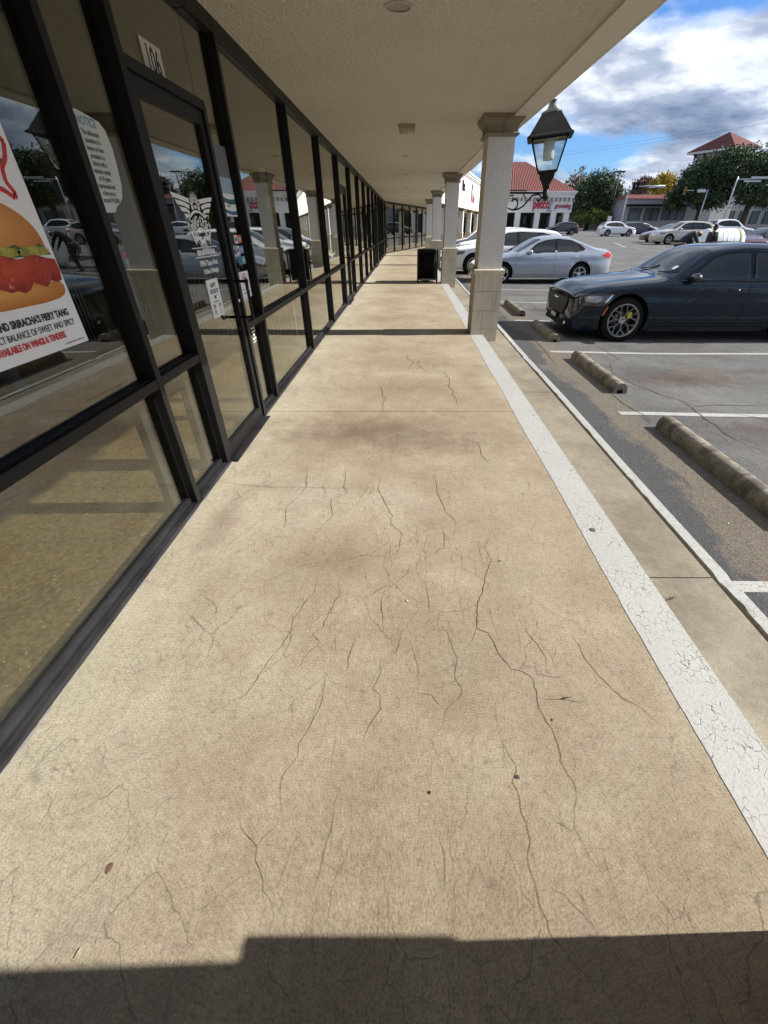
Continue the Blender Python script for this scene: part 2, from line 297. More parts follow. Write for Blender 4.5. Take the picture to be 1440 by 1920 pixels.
def m_stop():
    g=G('stop_concrete',.85); base=g.mix(g.ramp(g.noise(6,9,.75),[(.36,0),(.64,1)]),(.135,.115,.082),(.33,.295,.225)); d=g.ramp(g.noise(3.4,9,.7,0,vec=g.map((1,2.2,1))),[(.50,0),(.57,1)])
    g.col(g.mix(g.math('MULTIPLY',d,.72),base,(.062,.048,.038))); g.bump(g.noise(60,8,.8),.9,.012); return g.m
def m_leaf(name,c1,c2):
    g=G(name,.6); g.col(g.mix(g.ramp(g.noise(.7,6,.75),[(.35,0),(.65,1)]),c1,c2)); g.b.inputs['Specular IOR Level'].default_value=.2
    return g.m
M={}
M['walk']=m_concrete(); M['strip']=m_strip(); M['line']=m_whiteline(); M['stall']=m_whiteline('stall_paint',1.0,.34,.50); M['kerbpaint']=m_whiteline('kerb_paint',1.0,.5,.52)
M['asphalt']=m_asphalt(); M['stucco']=m_stucco('soffit_stucco',(.82,.79,.68),.8,32,.02,.1); M['beam']=m_stucco('beam_stucco',(.82,.78,.69),.5,70,.005)
M['shaft']=m_stucco('shaft_stucco',(.76,.74,.69),.55,30,.006,.06); M['cap']=m_stucco('capital_stone',(.27,.235,.18),.3,60,.004,.1)
M['stone']=m_stucco('column_veneer',(.66,.60,.46),.3,55,.003,.12,.15); M['grout']=flat('dark_joint_grout',(.14,.12,.09),.9)  # dark grout core behind the open stone joints, also backs the soffit
M['white']=m_stucco('white_stucco',(.80,.79,.76),.4,30,.006,.05); M['agg']=m_aggregate(); M['tile']=m_tile(); M['stop']=m_stop()
M['frame']=flat('dark_bronze_aluminium',(.009,.0085,.009),.5,.0,spec=.25,var=.2,scale=30)
def m_sill():
    g=G('worn_sill_aluminium',.45,.3); g.col(g.mix(g.ramp(g.noise(9,6,.7,vec=g.map((1,.25,1))),[(.4,0),(.7,1)]),(.012,.012,.014),(.045,.045,.050))); g.bump(g.noise(60,4),.15,.002); return g.m
M['sill']=m_sill(); M['glass']=m_glass('shop_glass'); M['crack']=flat('crack_dark',(.085,.064,.046),.95,var=.3)
M['caulk']=flat('pale_caulk',(.17,.16,.15),.8,var=.3,scale=20)
M['black']=flat('black_paint_metal',(.010,.011,.011),.5,0,spec=.2,var=.15); M['inframe']=flat('inner_frame_grey',(.07,.07,.068),.5,.2); M['blackm']=flat('black_plastic',(.010,.010,.011),.5,spec=.06,var=.1); M['rubber']=flat('tyre_rubber',(.012,.012,.012),.9,spec=.1,var=.2); M['pillar']=flat('gloss_pillar_black',(.004,.004,.005),.12,spec=.35,var=0)
M['chrome']=flat('chrome_trim',(.75,.76,.78),.12,1,var=.03); M['alloy']=flat('alloy_silver',(.48,.49,.50),.28,.9,var=.05); M['alloyd']=flat('alloy_graphite',(.27,.26,.25),.28,.85,var=.05)
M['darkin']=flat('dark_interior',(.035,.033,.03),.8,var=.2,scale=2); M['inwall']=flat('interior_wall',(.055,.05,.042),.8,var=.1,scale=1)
M['paper']=flat('white_paper',(.90,.90,.90),.55,var=.02); M['ink']=flat('black_ink',(.02,.02,.02),.6,var=.05); M['redink']=flat('red_ink',(.62,.035,.03),.5,var=.1); M['blueink']=flat('blue_ink',(.05,.12,.30),.5,var=.1)
M['vinyl']=flat('white_vinyl',(.90,.90,.88),.5,var=.03)
M['carglass']=flat('tinted_car_glass',(.012,.016,.02),.03,0,var=.1); M['carglass'].node_tree.nodes['Principled BSDF'].inputs['Specular IOR Level'].default_value=.5
M['lens']=flat('headlamp_lens',(.16,.16,.16),.08,.1,coat=1,var=.3,scale=18); M['redlens']=flat('red_lamp_lens',(.45,.02,.015),.12,coat=1,var=.2); M['amber']=flat('amber_lamp_lens',(.60,.13,.03),.2,coat=1,var=.1)
def paint(n,c,metal=.35,rough=.28): return flat(n,c,rough,metal,coat=1,var=.05,scale=2)
M['navy']=flat('navy_car_paint',(.005,.011,.021),.08,0,spec=.4,coat=0,var=.05); M['silver']=paint('silver_car_paint',(.34,.375,.43),.45,.3); M['wcar']=paint('white_car_paint',(.74,.76,.78),0); M['bcar']=paint('black_car_paint',(.016,.016,.018)); M['beige']=paint('beige_car_paint',(.50,.45,.40),.5); M['grey']=paint('grey_car_paint',(.13,.15,.19)); M['redcar']=paint('red_car_paint',(.25,.02,.02)); M['dred']=paint('maroon_car_paint',(.10,.03,.03))
M['bark']=flat('tree_bark',(.075,.055,.04),.9,var=.3); M['leaf']=m_leaf('oak_leaf',(.022,.040,.018),(.11,.155,.07)); M['leafy']=m_leaf('yellow_leaf',(.34,.24,.03),(.55,.38,.06)); M['leafb']=m_leaf('brown_leaf',(.14,.09,.065),(.25,.17,.12)); M['leafl']=m_leaf('light_leaf',(.10,.14,.03),(.22,.26,.06))
M['galv']=flat('galvanised_steel',(.55,.57,.58),.4,.6,var=.08); M['greywall']=m_stucco('grey_wall',(.42,.42,.43),.3,20,.01); M['brownwall']=m_stucco('brown_wall',(.10,.075,.06),.3,20,.01)
# ---------------------------------------------------------------- ground
def sst(x): x=max(0,min(1,x)); return x*x*(3-2*x)
def zl(X,Y):
    z=-.215-.02*max(0,min(X-1.7,2.5))
    return z+(.5*sst((Y-15)/40)+.003*max(0,min(Y,300)-60))*sst((X-4-.26*max(Y-31,0))/10)
def hit(u,v):
    r=ray(u,v); lo,hi=3,400
    for k in range(60):
        m=(lo+hi)/2; p=Vector((r.x*m,r.y*m,H+r.z*m))
        if p.z>zl(p.x,p.y): lo=m
        else: hi=m
    return p
def axis(a,b,fine,grow):
    xs=[a]; s=fine
    while xs[-1]<b: xs.append(min(b,xs[-1]+s)); s*=grow
    return xs
bm=NB()
xs=[-v for v in axis(0,700,6,1.5)][::-1]+[1.62]+axis(1.64,20,.5,1.02)+axis(21,800,1.5,1.12)
ys=[-v for v in axis(2,300,3,1.35)][::-1]+axis(-1,40,.8,1.0)+axis(41,1500,1.2,1.08)
vv=[[bm.verts.new((x,y,zl(x,y))) for y in ys] for x in xs]
for i in range(len(xs)-1):
    for j in range(len(ys)-1): bm.faces.new((vv[i][j],vv[i+1][j],vv[i+1][j+1],vv[i][j+1]))
tag(mk('parking_lot',bm,M['asphalt'],smooth=True),kind='structure')
def sheet(bm,x0,x1,y0,y1,dz=.004,mi=0,nx=8,ny=2,wob=0):
    g=[[None]*(ny+1) for _ in range(nx+1)]
    for i in range(nx+1):
        for j in range(ny+1):
            x=x0+(x1-x0)*i/nx; y=y0+(y1-y0)*j/ny+(random.uniform(-wob,wob) if wob else 0); g[i][j]=bm.verts.new((x,y,zl(x,y)+dz))
    for i in range(nx):
        for j in range(ny): bm.faces.new((g[i][j],g[i+1][j],g[i+1][j+1],g[i][j+1])).material_index=mi
bm=NB()
for y in (-3.65,-.95,1.75,4.47,7.22,9.98,12.7,15.5,18.3,21.0,23.8,26.5): sheet(bm,2.35 if y>2 else 1.85,7.6,y-.05,y+.05,nx=24,wob=.006)
# far bays and the angled marking
def stripe(p,q,wd=.10):
    p=hit(*p); q=hit(*q); d=(q-p); d.z=0; n=Vector((-d.y,d.x,0)).normalized()*wd/2; k=8; pv=None
    for i in range(k+1):
        c=p+d*i/k; a,b=c-n,c+n; v=(bm.verts.new((a.x,a.y,zl(a.x,a.y)+.012)),bm.verts.new((b.x,b.y,zl(b.x,b.y)+.012)))
        if pv: bm.faces.new((pv[0],v[0],v[1],pv[1]))
        pv=v
stripe((1152,456),(1172,464),.18); stripe((1130,463),(1172,464),.14); stripe((1172,463),(1240,472),.12); stripe((1095,434),(1128,431),.2); stripe((1075,438),(1120,436),.2); stripe((1090,445),(1130,444),.2)
tag(mk('parking_markings',bm,M['stall']),kind='structure')
# asphalt cracks
def ribbon(bm,pts,wd,z,mi=0,jit=.006,step=.05,taper=True):
    P=[Vector((p[0],p[1],0)) for p in pts]; out=[]
    wk=0
    for a,b in zip(P,P[1:]):
        n=max(1,int((b-a).length/step)); d=(b-a); pr=Vector((-d.y,d.x,0)).normalized() if d.length>0 else Vector((1,0,0))
        for i in range(n): wk=(wk*.72+random.uniform(-jit,jit)) if i else 0; out.append(a+d*i/n+pr*(wk*math.sin(math.pi*i/n)**.4 if i else 0)+pr*random.uniform(-jit,jit)*.35)
    out.append(P[-1]); prev=None; N=len(out)
    for i,c in enumerate(out):
        t=(out[min(i+1,N-1)]-out[max(i-1,0)]); pr=Vector((-t.y,t.x,0)).normalized() if t.length>0 else Vector((1,0,0))
        w_=wd*(.5+.42*max(0,c.y) if callable(z)==False else 1)*(.6+.5*random.random())*(min(1,.25+3*min(i,N-1-i)/N) if taper else 1)/2
        zz_=z(c.x,c.y) if callable(z) else z
        v=[bm.verts.new((c.x-pr.x*w_,c.y-pr.y*w_,zz_)),bm.verts.new((c.x+pr.x*w_,c.y+pr.y*w_,zz_))]
        if prev:
            f=bm.faces.new((prev[0],v[0],v[1],prev[1])); f.material_index=mi
        prev=v
    return bm
bm=NB(); cz=lambda x,y: zl(x,y)+.006
def pz(l,z): return [atz(u,v,z) for u,v in l]
for l in ([(1258,740),(1298,762),(1320,781),(1345,797),(1372,818),(1400,832),(1440,848)],[(1200,780),(1215,790),(1222,795)],[(1300,762),(1340,757),(1440,757)],[(1110,643),(1140,660),(1165,675)],[(1150,700),(1190,720),(1230,735),(1262,748)],[(1145,735),(1170,758),(1190,770),(1222,790)],[(985,560),(1000,570),(1010,585)],[(1000,545),(1050,545)],[(940,590),(960,606),(985,625),(1010,645),(1045,690)]):
    ribbon(bm,pz(l,-.235),.016,cz,step=.07,jit=.012)
for i in range(16):
    x=random.uniform(2.5,7); y=random.uniform(1,17); a=random.uniform(0,6.28); pts=[]
    for k in range(5): pts.append((x,y)); a+=random.uniform(-.6,.6); x+=.4*math.cos(a); y+=.4*math.sin(a)
    ribbon(bm,pts,.01,cz,step=.08,jit=.015)
tag(mk('asphalt_cracks',bm,M['crack']),kind='structure')
# ---------------------------------------------------------------- walkway
A2=R(14.3); P0=Vector((-1.35,31.3,0)); T2=Matrix.Translation(P0)@Matrix.Rotation(-A2,4,'Z')@Matrix.Translation((1.35,0,0))
def mitre(x,sec): # end of section 1 / start of section 2 along y at lateral x
    return (31.3-.125*(x+1.35)) if sec==1 else .125*(x+1.35)
def slab(bm,x0,x1,z0,z1,joints,mi=0,gap=.007,sec=1,yend=60,ystart=-9):
    if sec==1: ya,yb=[ystart]*2,[mitre(x0,1),mitre(x1,1)]
    else: ya,yb=[mitre(x0,2),mitre(x1,2)],[yend]*2
    cuts=[j for j in joints if ya[0]+.3<j<min(yb)-.3]; e=[ya]+[[c,c] for c in cuts]+[yb]
    for i in range(len(e)-1):
        a=[q+(gap/2 if i else 0) for q in e[i]]; b=[q-(gap/2 if i<len(e)-2 else 0) for q in e[i+1]]
        prism(bm,[(x0,a[0]),(x1,a[1]),(x1,b[1]),(x0,b[0])],'z',z0,z1,mi)
def two(name,x0,x1,z0,z1,mats,joints=[],parent=None,yend=62,ystart=-9,gap=.007):
    bm=NB(); slab(bm,x0,x1,z0,z1,joints,0,gap,1,ystart=ystart); b2=NB(); slab(b2,x0,x1,z0,z1,joints,0,gap,2,yend=yend); b2.transform(T2)
    me=bpy.data.meshes.new('t'); b2.to_mesh(me); b2.free(); bm.from_mesh(me); bpy.data.meshes.remove(me)
    return bm
random.seed(11)
J1=[.0-3.4,3.93,7.6,11.3,14.95,18.6,22.25,25.9,29.5]
bm=two('w',-1.36,1.243,-.3,0,None,J1)
def cr(l): return [atz(400+x/1.714,860+y/1.714,0) for x,y in l]
CR=[[(540,50),(530,95),(555,150),(577,185),(570,210),(605,240),(600,280),(583,325)],[(0,75),(100,85),(200,92),(300,92),(430,95),(520,90),(530,95)],[(430,20),(425,60),(418,90),(432,110),(395,125),(380,130),(383,185),(350,215),(325,245),(310,280)],[(300,20),(300,90),(275,120),(235,160),(232,210),(195,270)],[(705,50),(720,110),(740,150),(750,175),(778,200),(775,250)],
[(885,230),(890,255),(870,285),(895,325),(880,365),(865,430),(848,480),(845,545),(885,560),(905,600),(935,650),(955,675),(985,680),(1030,710),(1040,760),(1045,800),(1090,870),(1110,920),(1115,970),(1168,1075),(1160,1130),(1160,1190),(1195,1250),(1250,1330),(1305,1435),(1312,1510)],
[(845,545),(828,590)],[(1160,1200),(1120,1175),(1085,1160)],[(755,510),(755,570),(785,640),(775,695),(800,740),(790,770),(750,805),(740,850),(722,880)],[(910,870),(940,930),(975,985),(962,1040),(985,1100),(1005,1170),(1020,1230),(1015,1310),(1035,1365),(1050,1435),(1090,1540),(1200,1660),(1285,1800)],[(365,690),(350,780),(315,850),(275,915),(272,960),(225,1020),(215,1070),(218,1130),(200,1195)],[(545,430),(540,480),(548,555)],[(540,630),(538,690),(512,740),(538,760),(540,805),(500,860),(480,925)],[(635,340),(625,370),(570,410),(545,435)],[(385,1140),(378,1200),(350,1300),(320,1410)],[(80,1150),(100,1200),(140,1250),(135,1290),(155,1330),(160,1390),(200,1435)],[(140,1250),(165,1210),(195,1190)],[(1145,560),(1190,635),(1240,700),(1310,765),(1380,805),(1440,860)],[(725,1210),(745,1290),(748,1400)],[(335,370),(330,420),(290,470),(255,520),(235,580),(170,660),(130,730),(90,770),(0,795)],[(405,380),(410,430),(370,500),(355,540),(320,565),(345,590),(310,620),(250,700)],[(460,570),(435,640),(430,680),(380,700)],[(605,560),(590,620),(570,640)],[(1030,690),(1115,705)],[(1060,775),(1190,782)],[(980,510),(1020,570),(1070,640),(1075,690)],[(680,390),(690,440),(695,500)],[(1165,1385),(1205,1440)],[(1080,1380),(1130,1400),(1230,1510)],[(740,230),(745,290)],[(560,265),(520,300),(440,325),(400,330)],[(640,600),(660,680),(660,720)],[(640,750),(700,760),(740,800)]]
BIG={5,9,17}
for i,l in enumerate(CR): ribbon(bm,cr(l),(.0027 if i in BIG else .0020),.0016,1,jit=.0042,step=.016)
for i in range(70):     # short plastic-shrinkage cracks, running along the walk
    y=random.uniform(.12,1.9) if i<45 else random.uniform(1.5,6.5); x=random.gauss(.05,.28); n=random.randint(2,5); pts=[]
    for k in range(n): pts.append((x,y)); x+=random.uniform(-.012,.012); y+=random.uniform(.015,.05)*(1+ y*.25)
    ribbon(bm,pts,.0011,.0015,1,jit=.0028,step=.012)
for i in range(5):
    y=random.uniform(3,6.2); x=random.uniform(-.9,.6); pts=[]
    for k in range(9): pts.append((x,y)); x+=random.uniform(-.03,.05); y+=random.uniform(-.22,.02)
    ribbon(bm,pts,.0028,.0015,1,jit=.006,step=.04)
tag(mk('sidewalk',bm,[M['walk'],M['crack']]),kind='structure')
bm=two('s',1.243,1.672,-.4,-.1,None,[-1.3,1.70,4.8,7.9,11,14.1,17.2,20.3,23.4,26.5,29.6])
tag(mk('lower_sidewalk',bm,M['strip']),kind='structure')
bm=two('s',1.66,1.73,-.4,-.135,None); tag(mk('kerb_joint',bm,M['crack']),kind='structure')
# kerb with a chipped inner edge
bm=NB(); ys_=[-9+.06*i for i in range(int((31-(-9))/.06))]+[30.93]; jn=[-2.9,1.705,6.33,10.9,15.5,20.1,24.7,29.3]
pv=None
for y in ys_:
    ch=.003*random.random()+(.022*random.random() if random.random()<.14 else 0); n=math.sin(y*1.7)*.004
    gj=any(abs(y-q)<.035 for q in jn); t=-.1-(.012 if gj else 0)
    sec=[(1.697+ch+n,-.4),(1.697+ch+n,t-.006),(1.702+ch+n,t),(1.772+n,t),(1.784+n,t-.012),(1.80,-.4)]
    v=[bm.verts.new((a,y,b)) for a,b in sec]
    if pv:
        for i in range(len(sec)-1): bm.faces.new((pv[i],v[i],v[i+1],pv[i+1]))
    pv=v
b2=NB(); slab(b2,1.70,1.78,-.4,-.1,[5,10,15,20,25,30,35,40,45,50,55],sec=2); b2.transform(T2); me=bpy.data.meshes.new('t'); b2.to_mesh(me); b2.free(); bm.from_mesh(me); bpy.data.meshes.remove(me)
tag(mk('kerb',bm,M['kerbpaint']),kind='structure')
# painted line along the upper slab edge, slightly wobbly
bm=NB(); pv=None; y=-9
def seg(y0,y1,sec2=False):
    pv=None; y=y0; b=NB()
    while y<y1+.05:
        v=[b.verts.new((1.028+.004*math.sin(y*3.1)+random.uniform(-.002,.002),y,.0018)),b.verts.new((1.2425,y,.0018))]
        if pv: b.faces.new((pv[0],pv[1],v[1],v[0]))
        pv=v; y+=.05 if y<9 else .3
    if sec2: b.transform(T2)
    me=bpy.data.meshes.new('t'); b.to_mesh(me); b.free(); bm.from_mesh(me); bpy.data.meshes.remove(me)
seg(-9,31.0); seg(.3,60,True)
tag(mk('walkway_white_line',bm,M['line']),kind='structure')
# ---------------------------------------------------------------- strip mall building
BL=empty('strip_mall_building',(0,0,0),0,'long one storey strip mall with dark framed shopfront, stucco soffit and stone clad columns','building')
# soffit + beam/fascia
bm=two('c',-1.47,1.375,2.69,2.83,None,[7.3,14.6,21.9,29.2],gap=.006,yend=62); mk('soffit',bm,M['stucco'],BL)
bm=two('c',-1.47,1.375,2.70,2.9,None,[]); mk('soffit_backing',bm,M['grout'],BL)
bm=two('c',1.37,1.60,2.66,4.72,None); mk('fascia',bm,[M['beam']],BL)
bm=two('c',1.601,1.622,2.657,4.70,None); mk('fascia_face',bm,[M['white']],BL)
bm=two('c',1.3,1.70,4.72,4.80,None)
for a,z0,z1 in ((1.78,4.80,4.92),(1.86,4.92,5.05)):
    b=two('c',1.25,a,z0,z1,None); me=bpy.data.meshes.new('t'); b.to_mesh(me); b.free(); bm.from_mesh(me); bpy.data.meshes.remove(me)
mk('cornice',bm,[M['white']],BL)
bm=two('c',-14,1.3,2.95,3.1,None); mk('roof',bm,M['greywall'],BL)
bm=NB(); box(bm,-14.3,-14,-9,70,-.3,4.5); box(bm,-14,1.62,-9.3,-9.0,2.66,4.72); b=bm; mk('rear_wall',bm,M['greywall'],BL)
# interior shell
bm=NB(); box(bm,-14,-1.455,-9,31.2,-.3,-.004); mk('interior_floor',bm,M['agg'],BL)
bm=NB(); box(bm,-13.9,-13.8,-9,31.2,-.004,2.95); box(bm,-13.8,-1.47,-8.9,-8.8,-.004,2.95)
for y in (8.30,16.5,24.7): box(bm,-13.8,-1.5,y,y+.12,-.004,2.94)
mk('interior_wall',bm,M['inwall'],BL)
bm=NB(); box(bm,-13.8,-1.5,-8.8,31.2,2.78,2.9); mk('interior_ceiling',bm,M['darkin'],BL)
b2=NB(); box(b2,-9,-1.6,0.2,60,-.3,-.01); box(b2,-9,-8.8,0.2,60,-.01,2.9); box(b2,-9,-1.5,12,12.1,0,2.9); b2.transform(T2); mk('interior_floor',b2,M['darkin'],BL)
# columns
def column(cx,cy,par,T=None,full=True):
    def put(name,bm,m,p):
        if T is not None: bm.transform(T)
        return mk(name,bm,m,p)
    bm=NB(); box(bm,cx-.182,cx+.182,cy-.215,cy+.215,.86,2.52,bev=.004); sh=put('column',bm,M['shaft'],par)
    # veneer base: courses of stone blocks with open joints
    bm=NB(); hx,hy=.213,.235; box(bm,cx-hx+.006,cx+hx-.006,cy-hy+.006,cy+hy-.006,-.12,.885,1)
    zc=[-.1,.085,.36,.635,.89]; splits=[(.72,.86),(.22,.40),(.70,.84),(.14,.30)]
    for i in range(4):
        z0,z1=zc[i]+.0025,zc[i+1]-.0025; sp=[0]+list(splits[i])+[1]
        for a,b in zip(sp,sp[1:]):
            x0=cx-hx+2*hx*a; x1=cx-hx+2*hx*b; o=random.uniform(0,.002)
            box(bm,x0+(.002 if a else 0),x1-(.002 if b<1 else 0),cy-hy-o,cy-hy+.03,z0,z1); box(bm,x0+(.002 if a else 0),x1-(.002 if b<1 else 0),cy+hy-.03,cy+hy+o,z0,z1)
            y0=cy-hy+.031+(2*hy-.062)*a; y1=cy-hy+.031+(2*hy-.062)*b
            box(bm,cx-hx-o,cx-hx+.03,y0+(.002 if a else 0),y1-(.002 if b<1 else 0),z0,z1); box(bm,cx+hx-.03,cx+hx+o,y0+(.002 if a else 0),y1-(.002 if b<1 else 0),z0,z1)
    put('base',bm,[M['stone'],M['grout']],sh)
    bm=NB(); sqloft(bm,[(hx+.006,hy+.006,.868),(hx+.022,hy+.022,.892),(hx+.024,hy+.024,.928),(hx+.016,hy+.016,.938),(.183,.216,.942)],cx,cy); put('base_cap',bm,M['stone'],sh)
    bm=NB(); sqloft(bm,[(.183,.216,2.47),(.20,.233,2.473),(.222,.255,2.49),(.226,.259,2.505),(.205,.238,2.512),(.202,.235,2.545),(.205,.238,2.575),(.225,.258,2.60),(.255,.288,2.625),(.268,.301,2.65),(.266,.299,2.662),(.278,.311,2.667),(.278,.311,2.69)],cx,cy); put('capital',bm,M['cap'],sh)
    bm=NB(); tube(bm,[(cx+.03,cy-.318,2.689),(cx+.026,cy-.306,2.645),(cx+.02,cy-.27,2.61),(cx+.008,cy-.243,2.54),(cx+.004,cy-.262,2.495),(cx+.002,cy-.222,2.468)],.0035,6); put('caulk_seam',bm,M['caulk'],sh)
    return sh
CY=[-7.3,.05,7.635,14.93,22.2,29.3]
for c in CY: column(1.255,c,BL)
for t in (5.6,8.4,13.9,19.2,24.7,30,35.5,41,46.5,52,57.5): column(1.255,t,BL,T2)
# shopfront framing: Y is the far face of each mullion
MU=[-5.9,-3.84,-1.79,.262,2.314,4.33,6.38,8.43,10.48,12.55,14.6,16.6,18.65,20.6,22.65,24.6,26.6,28.6,31.2]
DOORS={4:(2.873,3.79),8:(10.53,11.45),13:(20.65,21.6)}   # bay index -> clear door opening (far face of near jamb, near face of far jamb)
def mull(y,z0=0,z1=2.69,T=None,wd=.05,dp=.115,x0=None):
    bm=NB(); X1=-1.35; box(bm,X1-dp,X1,y-wd,y,z0,z1,bev=.002)
    if wd>.03: box(bm,X1-dp+.004,X1-.045,y-wd-.006,y+.006,z0+.002,z1-.002)
    if wd>.03 and z1>2.5: box(bm,X1-.165,X1-dp-.002,y-.118,y+.008,z0+.002,z1-.002,1)
    if T is not None: bm.transform(T)
    return mk('mullion',bm,[M['frame'],M['inframe']],BL)
def rail(y0,y1,z0,z1,name='rail',T=None,m='frame'):
    bm=NB(); box(bm,-1.463,-1.352,y0+.001,y1-.001,z0,z1,bev=.002); box(bm,-1.44,-1.375,y0+.008,y1-.008,z0-.008,z1+.008)
    if T is not None: bm.transform(T)
    return mk(name,bm,M[m],BL)
def pane(y0,y1,z0,z1,T=None):
    bm=NB(); box(bm,-1.409,-1.403,y0,y1,z0,z1)
    if T is not None: bm.transform(T)
    return mk('glass_pane',bm,M['glass'],BL)
def bay(a,b,T=None):
    # a: far face of near mullion, b: near face of far mullion
    rail(a,b,.765,.815,'rail',T); rail(a,b,2.60,2.692,'head',T)
    pane(a+.003,b-.003,.823,2.602,T); pane(a+.003,b-.003,.055,.757,T); sill(a,b,T)
def sill(a,b,T=None):
    bm=NB(); box(bm,-1.463,-1.345,a+.001,b-.001,0,.030,bev=.003); box(bm,-1.44,-1.388,a+.001,b-.001,.030,.060,bev=.002); box(bm,-1.372,-1.366,a+.001,b-.001,.0298,.034)
    if T is not None: bm.transform(T)
    mk('sill',bm,M['sill'],BL)
random.seed(5)
def door(ya,yb,hand=True):
    mull(ya,wd=.06); mull(yb+.05,0,2.155)                       # jambs
    rail(ya,yb+.05,2.13,2.18,'transom_bar'); pane(ya,yb+.04,2.185,2.6); rail(ya,yb+.05,2.60,2.692,'head')
    D=empty('door',(0,0,0)); D.parent=BL
    a,b=ya+.012,yb-.006; bm=NB()
    box(bm,-1.415,-1.365,a,a+.065,.02,2.12,bev=.003); box(bm,-1.415,-1.365,b-.065,b,.02,2.12,bev=.003)
    box(bm,-1.4145,-1.3655,a+.06,b-.06,2.045,2.118,bev=.002); box(bm,-1.4145,-1.3655,a+.06,b-.06,.022,.115,bev=.002)
    mk('door_frame',bm,M['frame'],D)
    bm=NB(); box(bm,-1.393,-1.387,a+.06,b-.06,.11,2.05); mk('door_glass',bm,M['glass'],D)
    bm=NB(); y=b-.033; tube(bm,[(-1.365,y,1.135),(-1.275,y,1.135)],.011,8); tube(bm,[(-1.365,y,.875),(-1.275,y,.875)],.011,8)
    tube(bm,[(-1.275,y,1.135),(-1.268,y,1.145),(-1.262,y-.012,1.14),(-1.262,y-.03,1.12),(-1.262,y-.03,.89),(-1.262,y-.012,.868),(-1.268,y,.865),(-1.275,y,.875)],.011,8); mk('handle',bm,M['black'],D,smooth=True)
    bm=NB(); lathe(bm,[(.014,-1.366),(.014,-1.355),(.009,-1.353)],14,'x',(0,y,1.0)); mk('lock_cylinder',bm,M['chrome'],D)
    bm=NB(); tube(bm,[(-1.5,a+.07,1.0),(-1.5,b-.07,1.0)],.014,8); box(bm,-1.51,-1.415,a+.05,a+.08,.985,1.015); box(bm,-1.51,-1.415,b-.08,b-.05,.985,1.015); mk('push_bar',bm,M['black'],D)
    bm=NB(); box(bm,-1.46,-1.30,ya+.002,yb-.002,0,.014,bev=.003); mk('threshold',bm,M['sill'],D)
for i in range(len(MU)-1):
    mull(MU[i]); a,b=MU[i],MU[i+1]-.05
    if i in DOORS:
        ya,yb=DOORS[i]
        if ya-.06-a>.1: bay(a,ya-.06)
        door(ya,yb); c=yb+.05
        if b-c>.1:
            rail(c,b,.765,.815); rail(c,b,2.60,2.692,'head'); pane(c,b,.823,2.602); pane(c,b,.055,.757); sill(c,b)
    else: bay(a,b)
mull(MU[-1])
YS=[0]+[2.08*k for k in range(1,24)]
for i in range(len(YS)-1): bay(YS[i]+.03,YS[i+1]-.05,T2); mull(YS[i+1],T=T2)
# caulk line where sill meets walk
bm=NB(); random.seed(3); y=-5; pv=None
while y<14:
    v=[bm.verts.new((-1.347,y,.006)),bm.verts.new((-1.3435+random.uniform(-.003,.006)+.003*math.sin(y*9),y,.0012))]
    if pv: bm.faces.new((pv[0],v[0],v[1],pv[1]))
    pv=v; y+=.025
mk('sealant_line',bm,M['caulk'],BL)
# ---------------------------------------------------------------- things fixed to the shopfront and soffit
GX=-1.4015
def blank(bm,y0,y1,z0,z1,mi=0,x=GX,th=.0012): box(bm,x,x+th,y0,y1,z0,z1,mi)
def poly(bm,pts,x,mi,th=.0008): prism(bm,pts,'x',x,x+th,mi)
def ellp(cy,cz,ry,rz,n=32,a0=0,a1=2*math.pi): return [(cy+ry*math.cos(a0+(a1-a0)*i/n),cz+rz*math.sin(a0+(a1-a0)*i/n)) for i in range(n)]
def wob(pts,a,seed=1):
    random.seed(seed); return [(y+random.uniform(-a,a),z+random.uniform(-a,a)) for y,z in pts]
# burger poster ---------------------------------------------------------
def m_food(n,c1,c2,sc=14,r=.4,b=.5):
    g=G(n,r); g.col(g.mix(g.ramp(g.noise(sc,6,.65,.6),[(.35,0),(.65,1)]),c1,c2)); g.bump(g.noise(sc*1.4,5,.6),b,.01); return g.m
def m_print(n,c_in,c_out,cy,cz,ry,rz,spec=(.95,.75,.5),sc=30,amt=.3,flecks=0):
    g=G(n,.35); X=g.xyz(); a=g.math('DIVIDE',g.math('SUBTRACT',X[1],cy),ry); b=g.math('DIVIDE',g.math('SUBTRACT',X[2],cz),rz); d=g.math('SQRT',g.math('ADD',g.math('MULTIPLY',a,a),g.math('MULTIPLY',b,b)))
    d=g.math('ADD',d,g.math('MULTIPLY',g.math('SUBTRACT',g.noise(sc,8,.7),.5),amt)); c=g.mix(g.ramp(d,[(.1,0),(1,1)]),c_in,c_out)
    if flecks: f=g.ramp(g.noise(flecks,6,.7),[(.62,0),(.68,1)]); c=g.mix(f,c,spec); k=g.ramp(g.noise(flecks*.8,7,.75,.6),[(.36,1),(.46,0)]); c=g.mix(g.math('MULTIPLY',k,.75),c,(.12,.004,.004))
    g.col(c); return g.m
M['bun']=m_print('poster_bun',(.86,.42,.10),(.46,.13,.015),1.58,1.50,.42,.13,amt=.25); M['bunlow']=m_print('poster_bun_low',(.78,.38,.09),(.50,.16,.02),1.6,1.30,.42,.05,sc=60,amt=.6); M['chick']=m_print('poster_glazed_chicken',(.62,.075,.02),(.33,.015,.008),1.65,1.37,.35,.07,(.95,.45,.25),sc=22,amt=.9,flecks=26); M['pickle']=m_food('poster_pickle',(.22,.22,.02),(.52,.46,.07),22,.4)
random.seed(2)
bm=NB(); x=GX
y0,y1,z0,z1=1.325,1.945,1.083,2.0
blank(bm,y0,y1,z0,z1,0,x); x+=.0012
clip=lambda P:[(max(y0+.003,min(y1-.003,a)),b) for a,b in P]
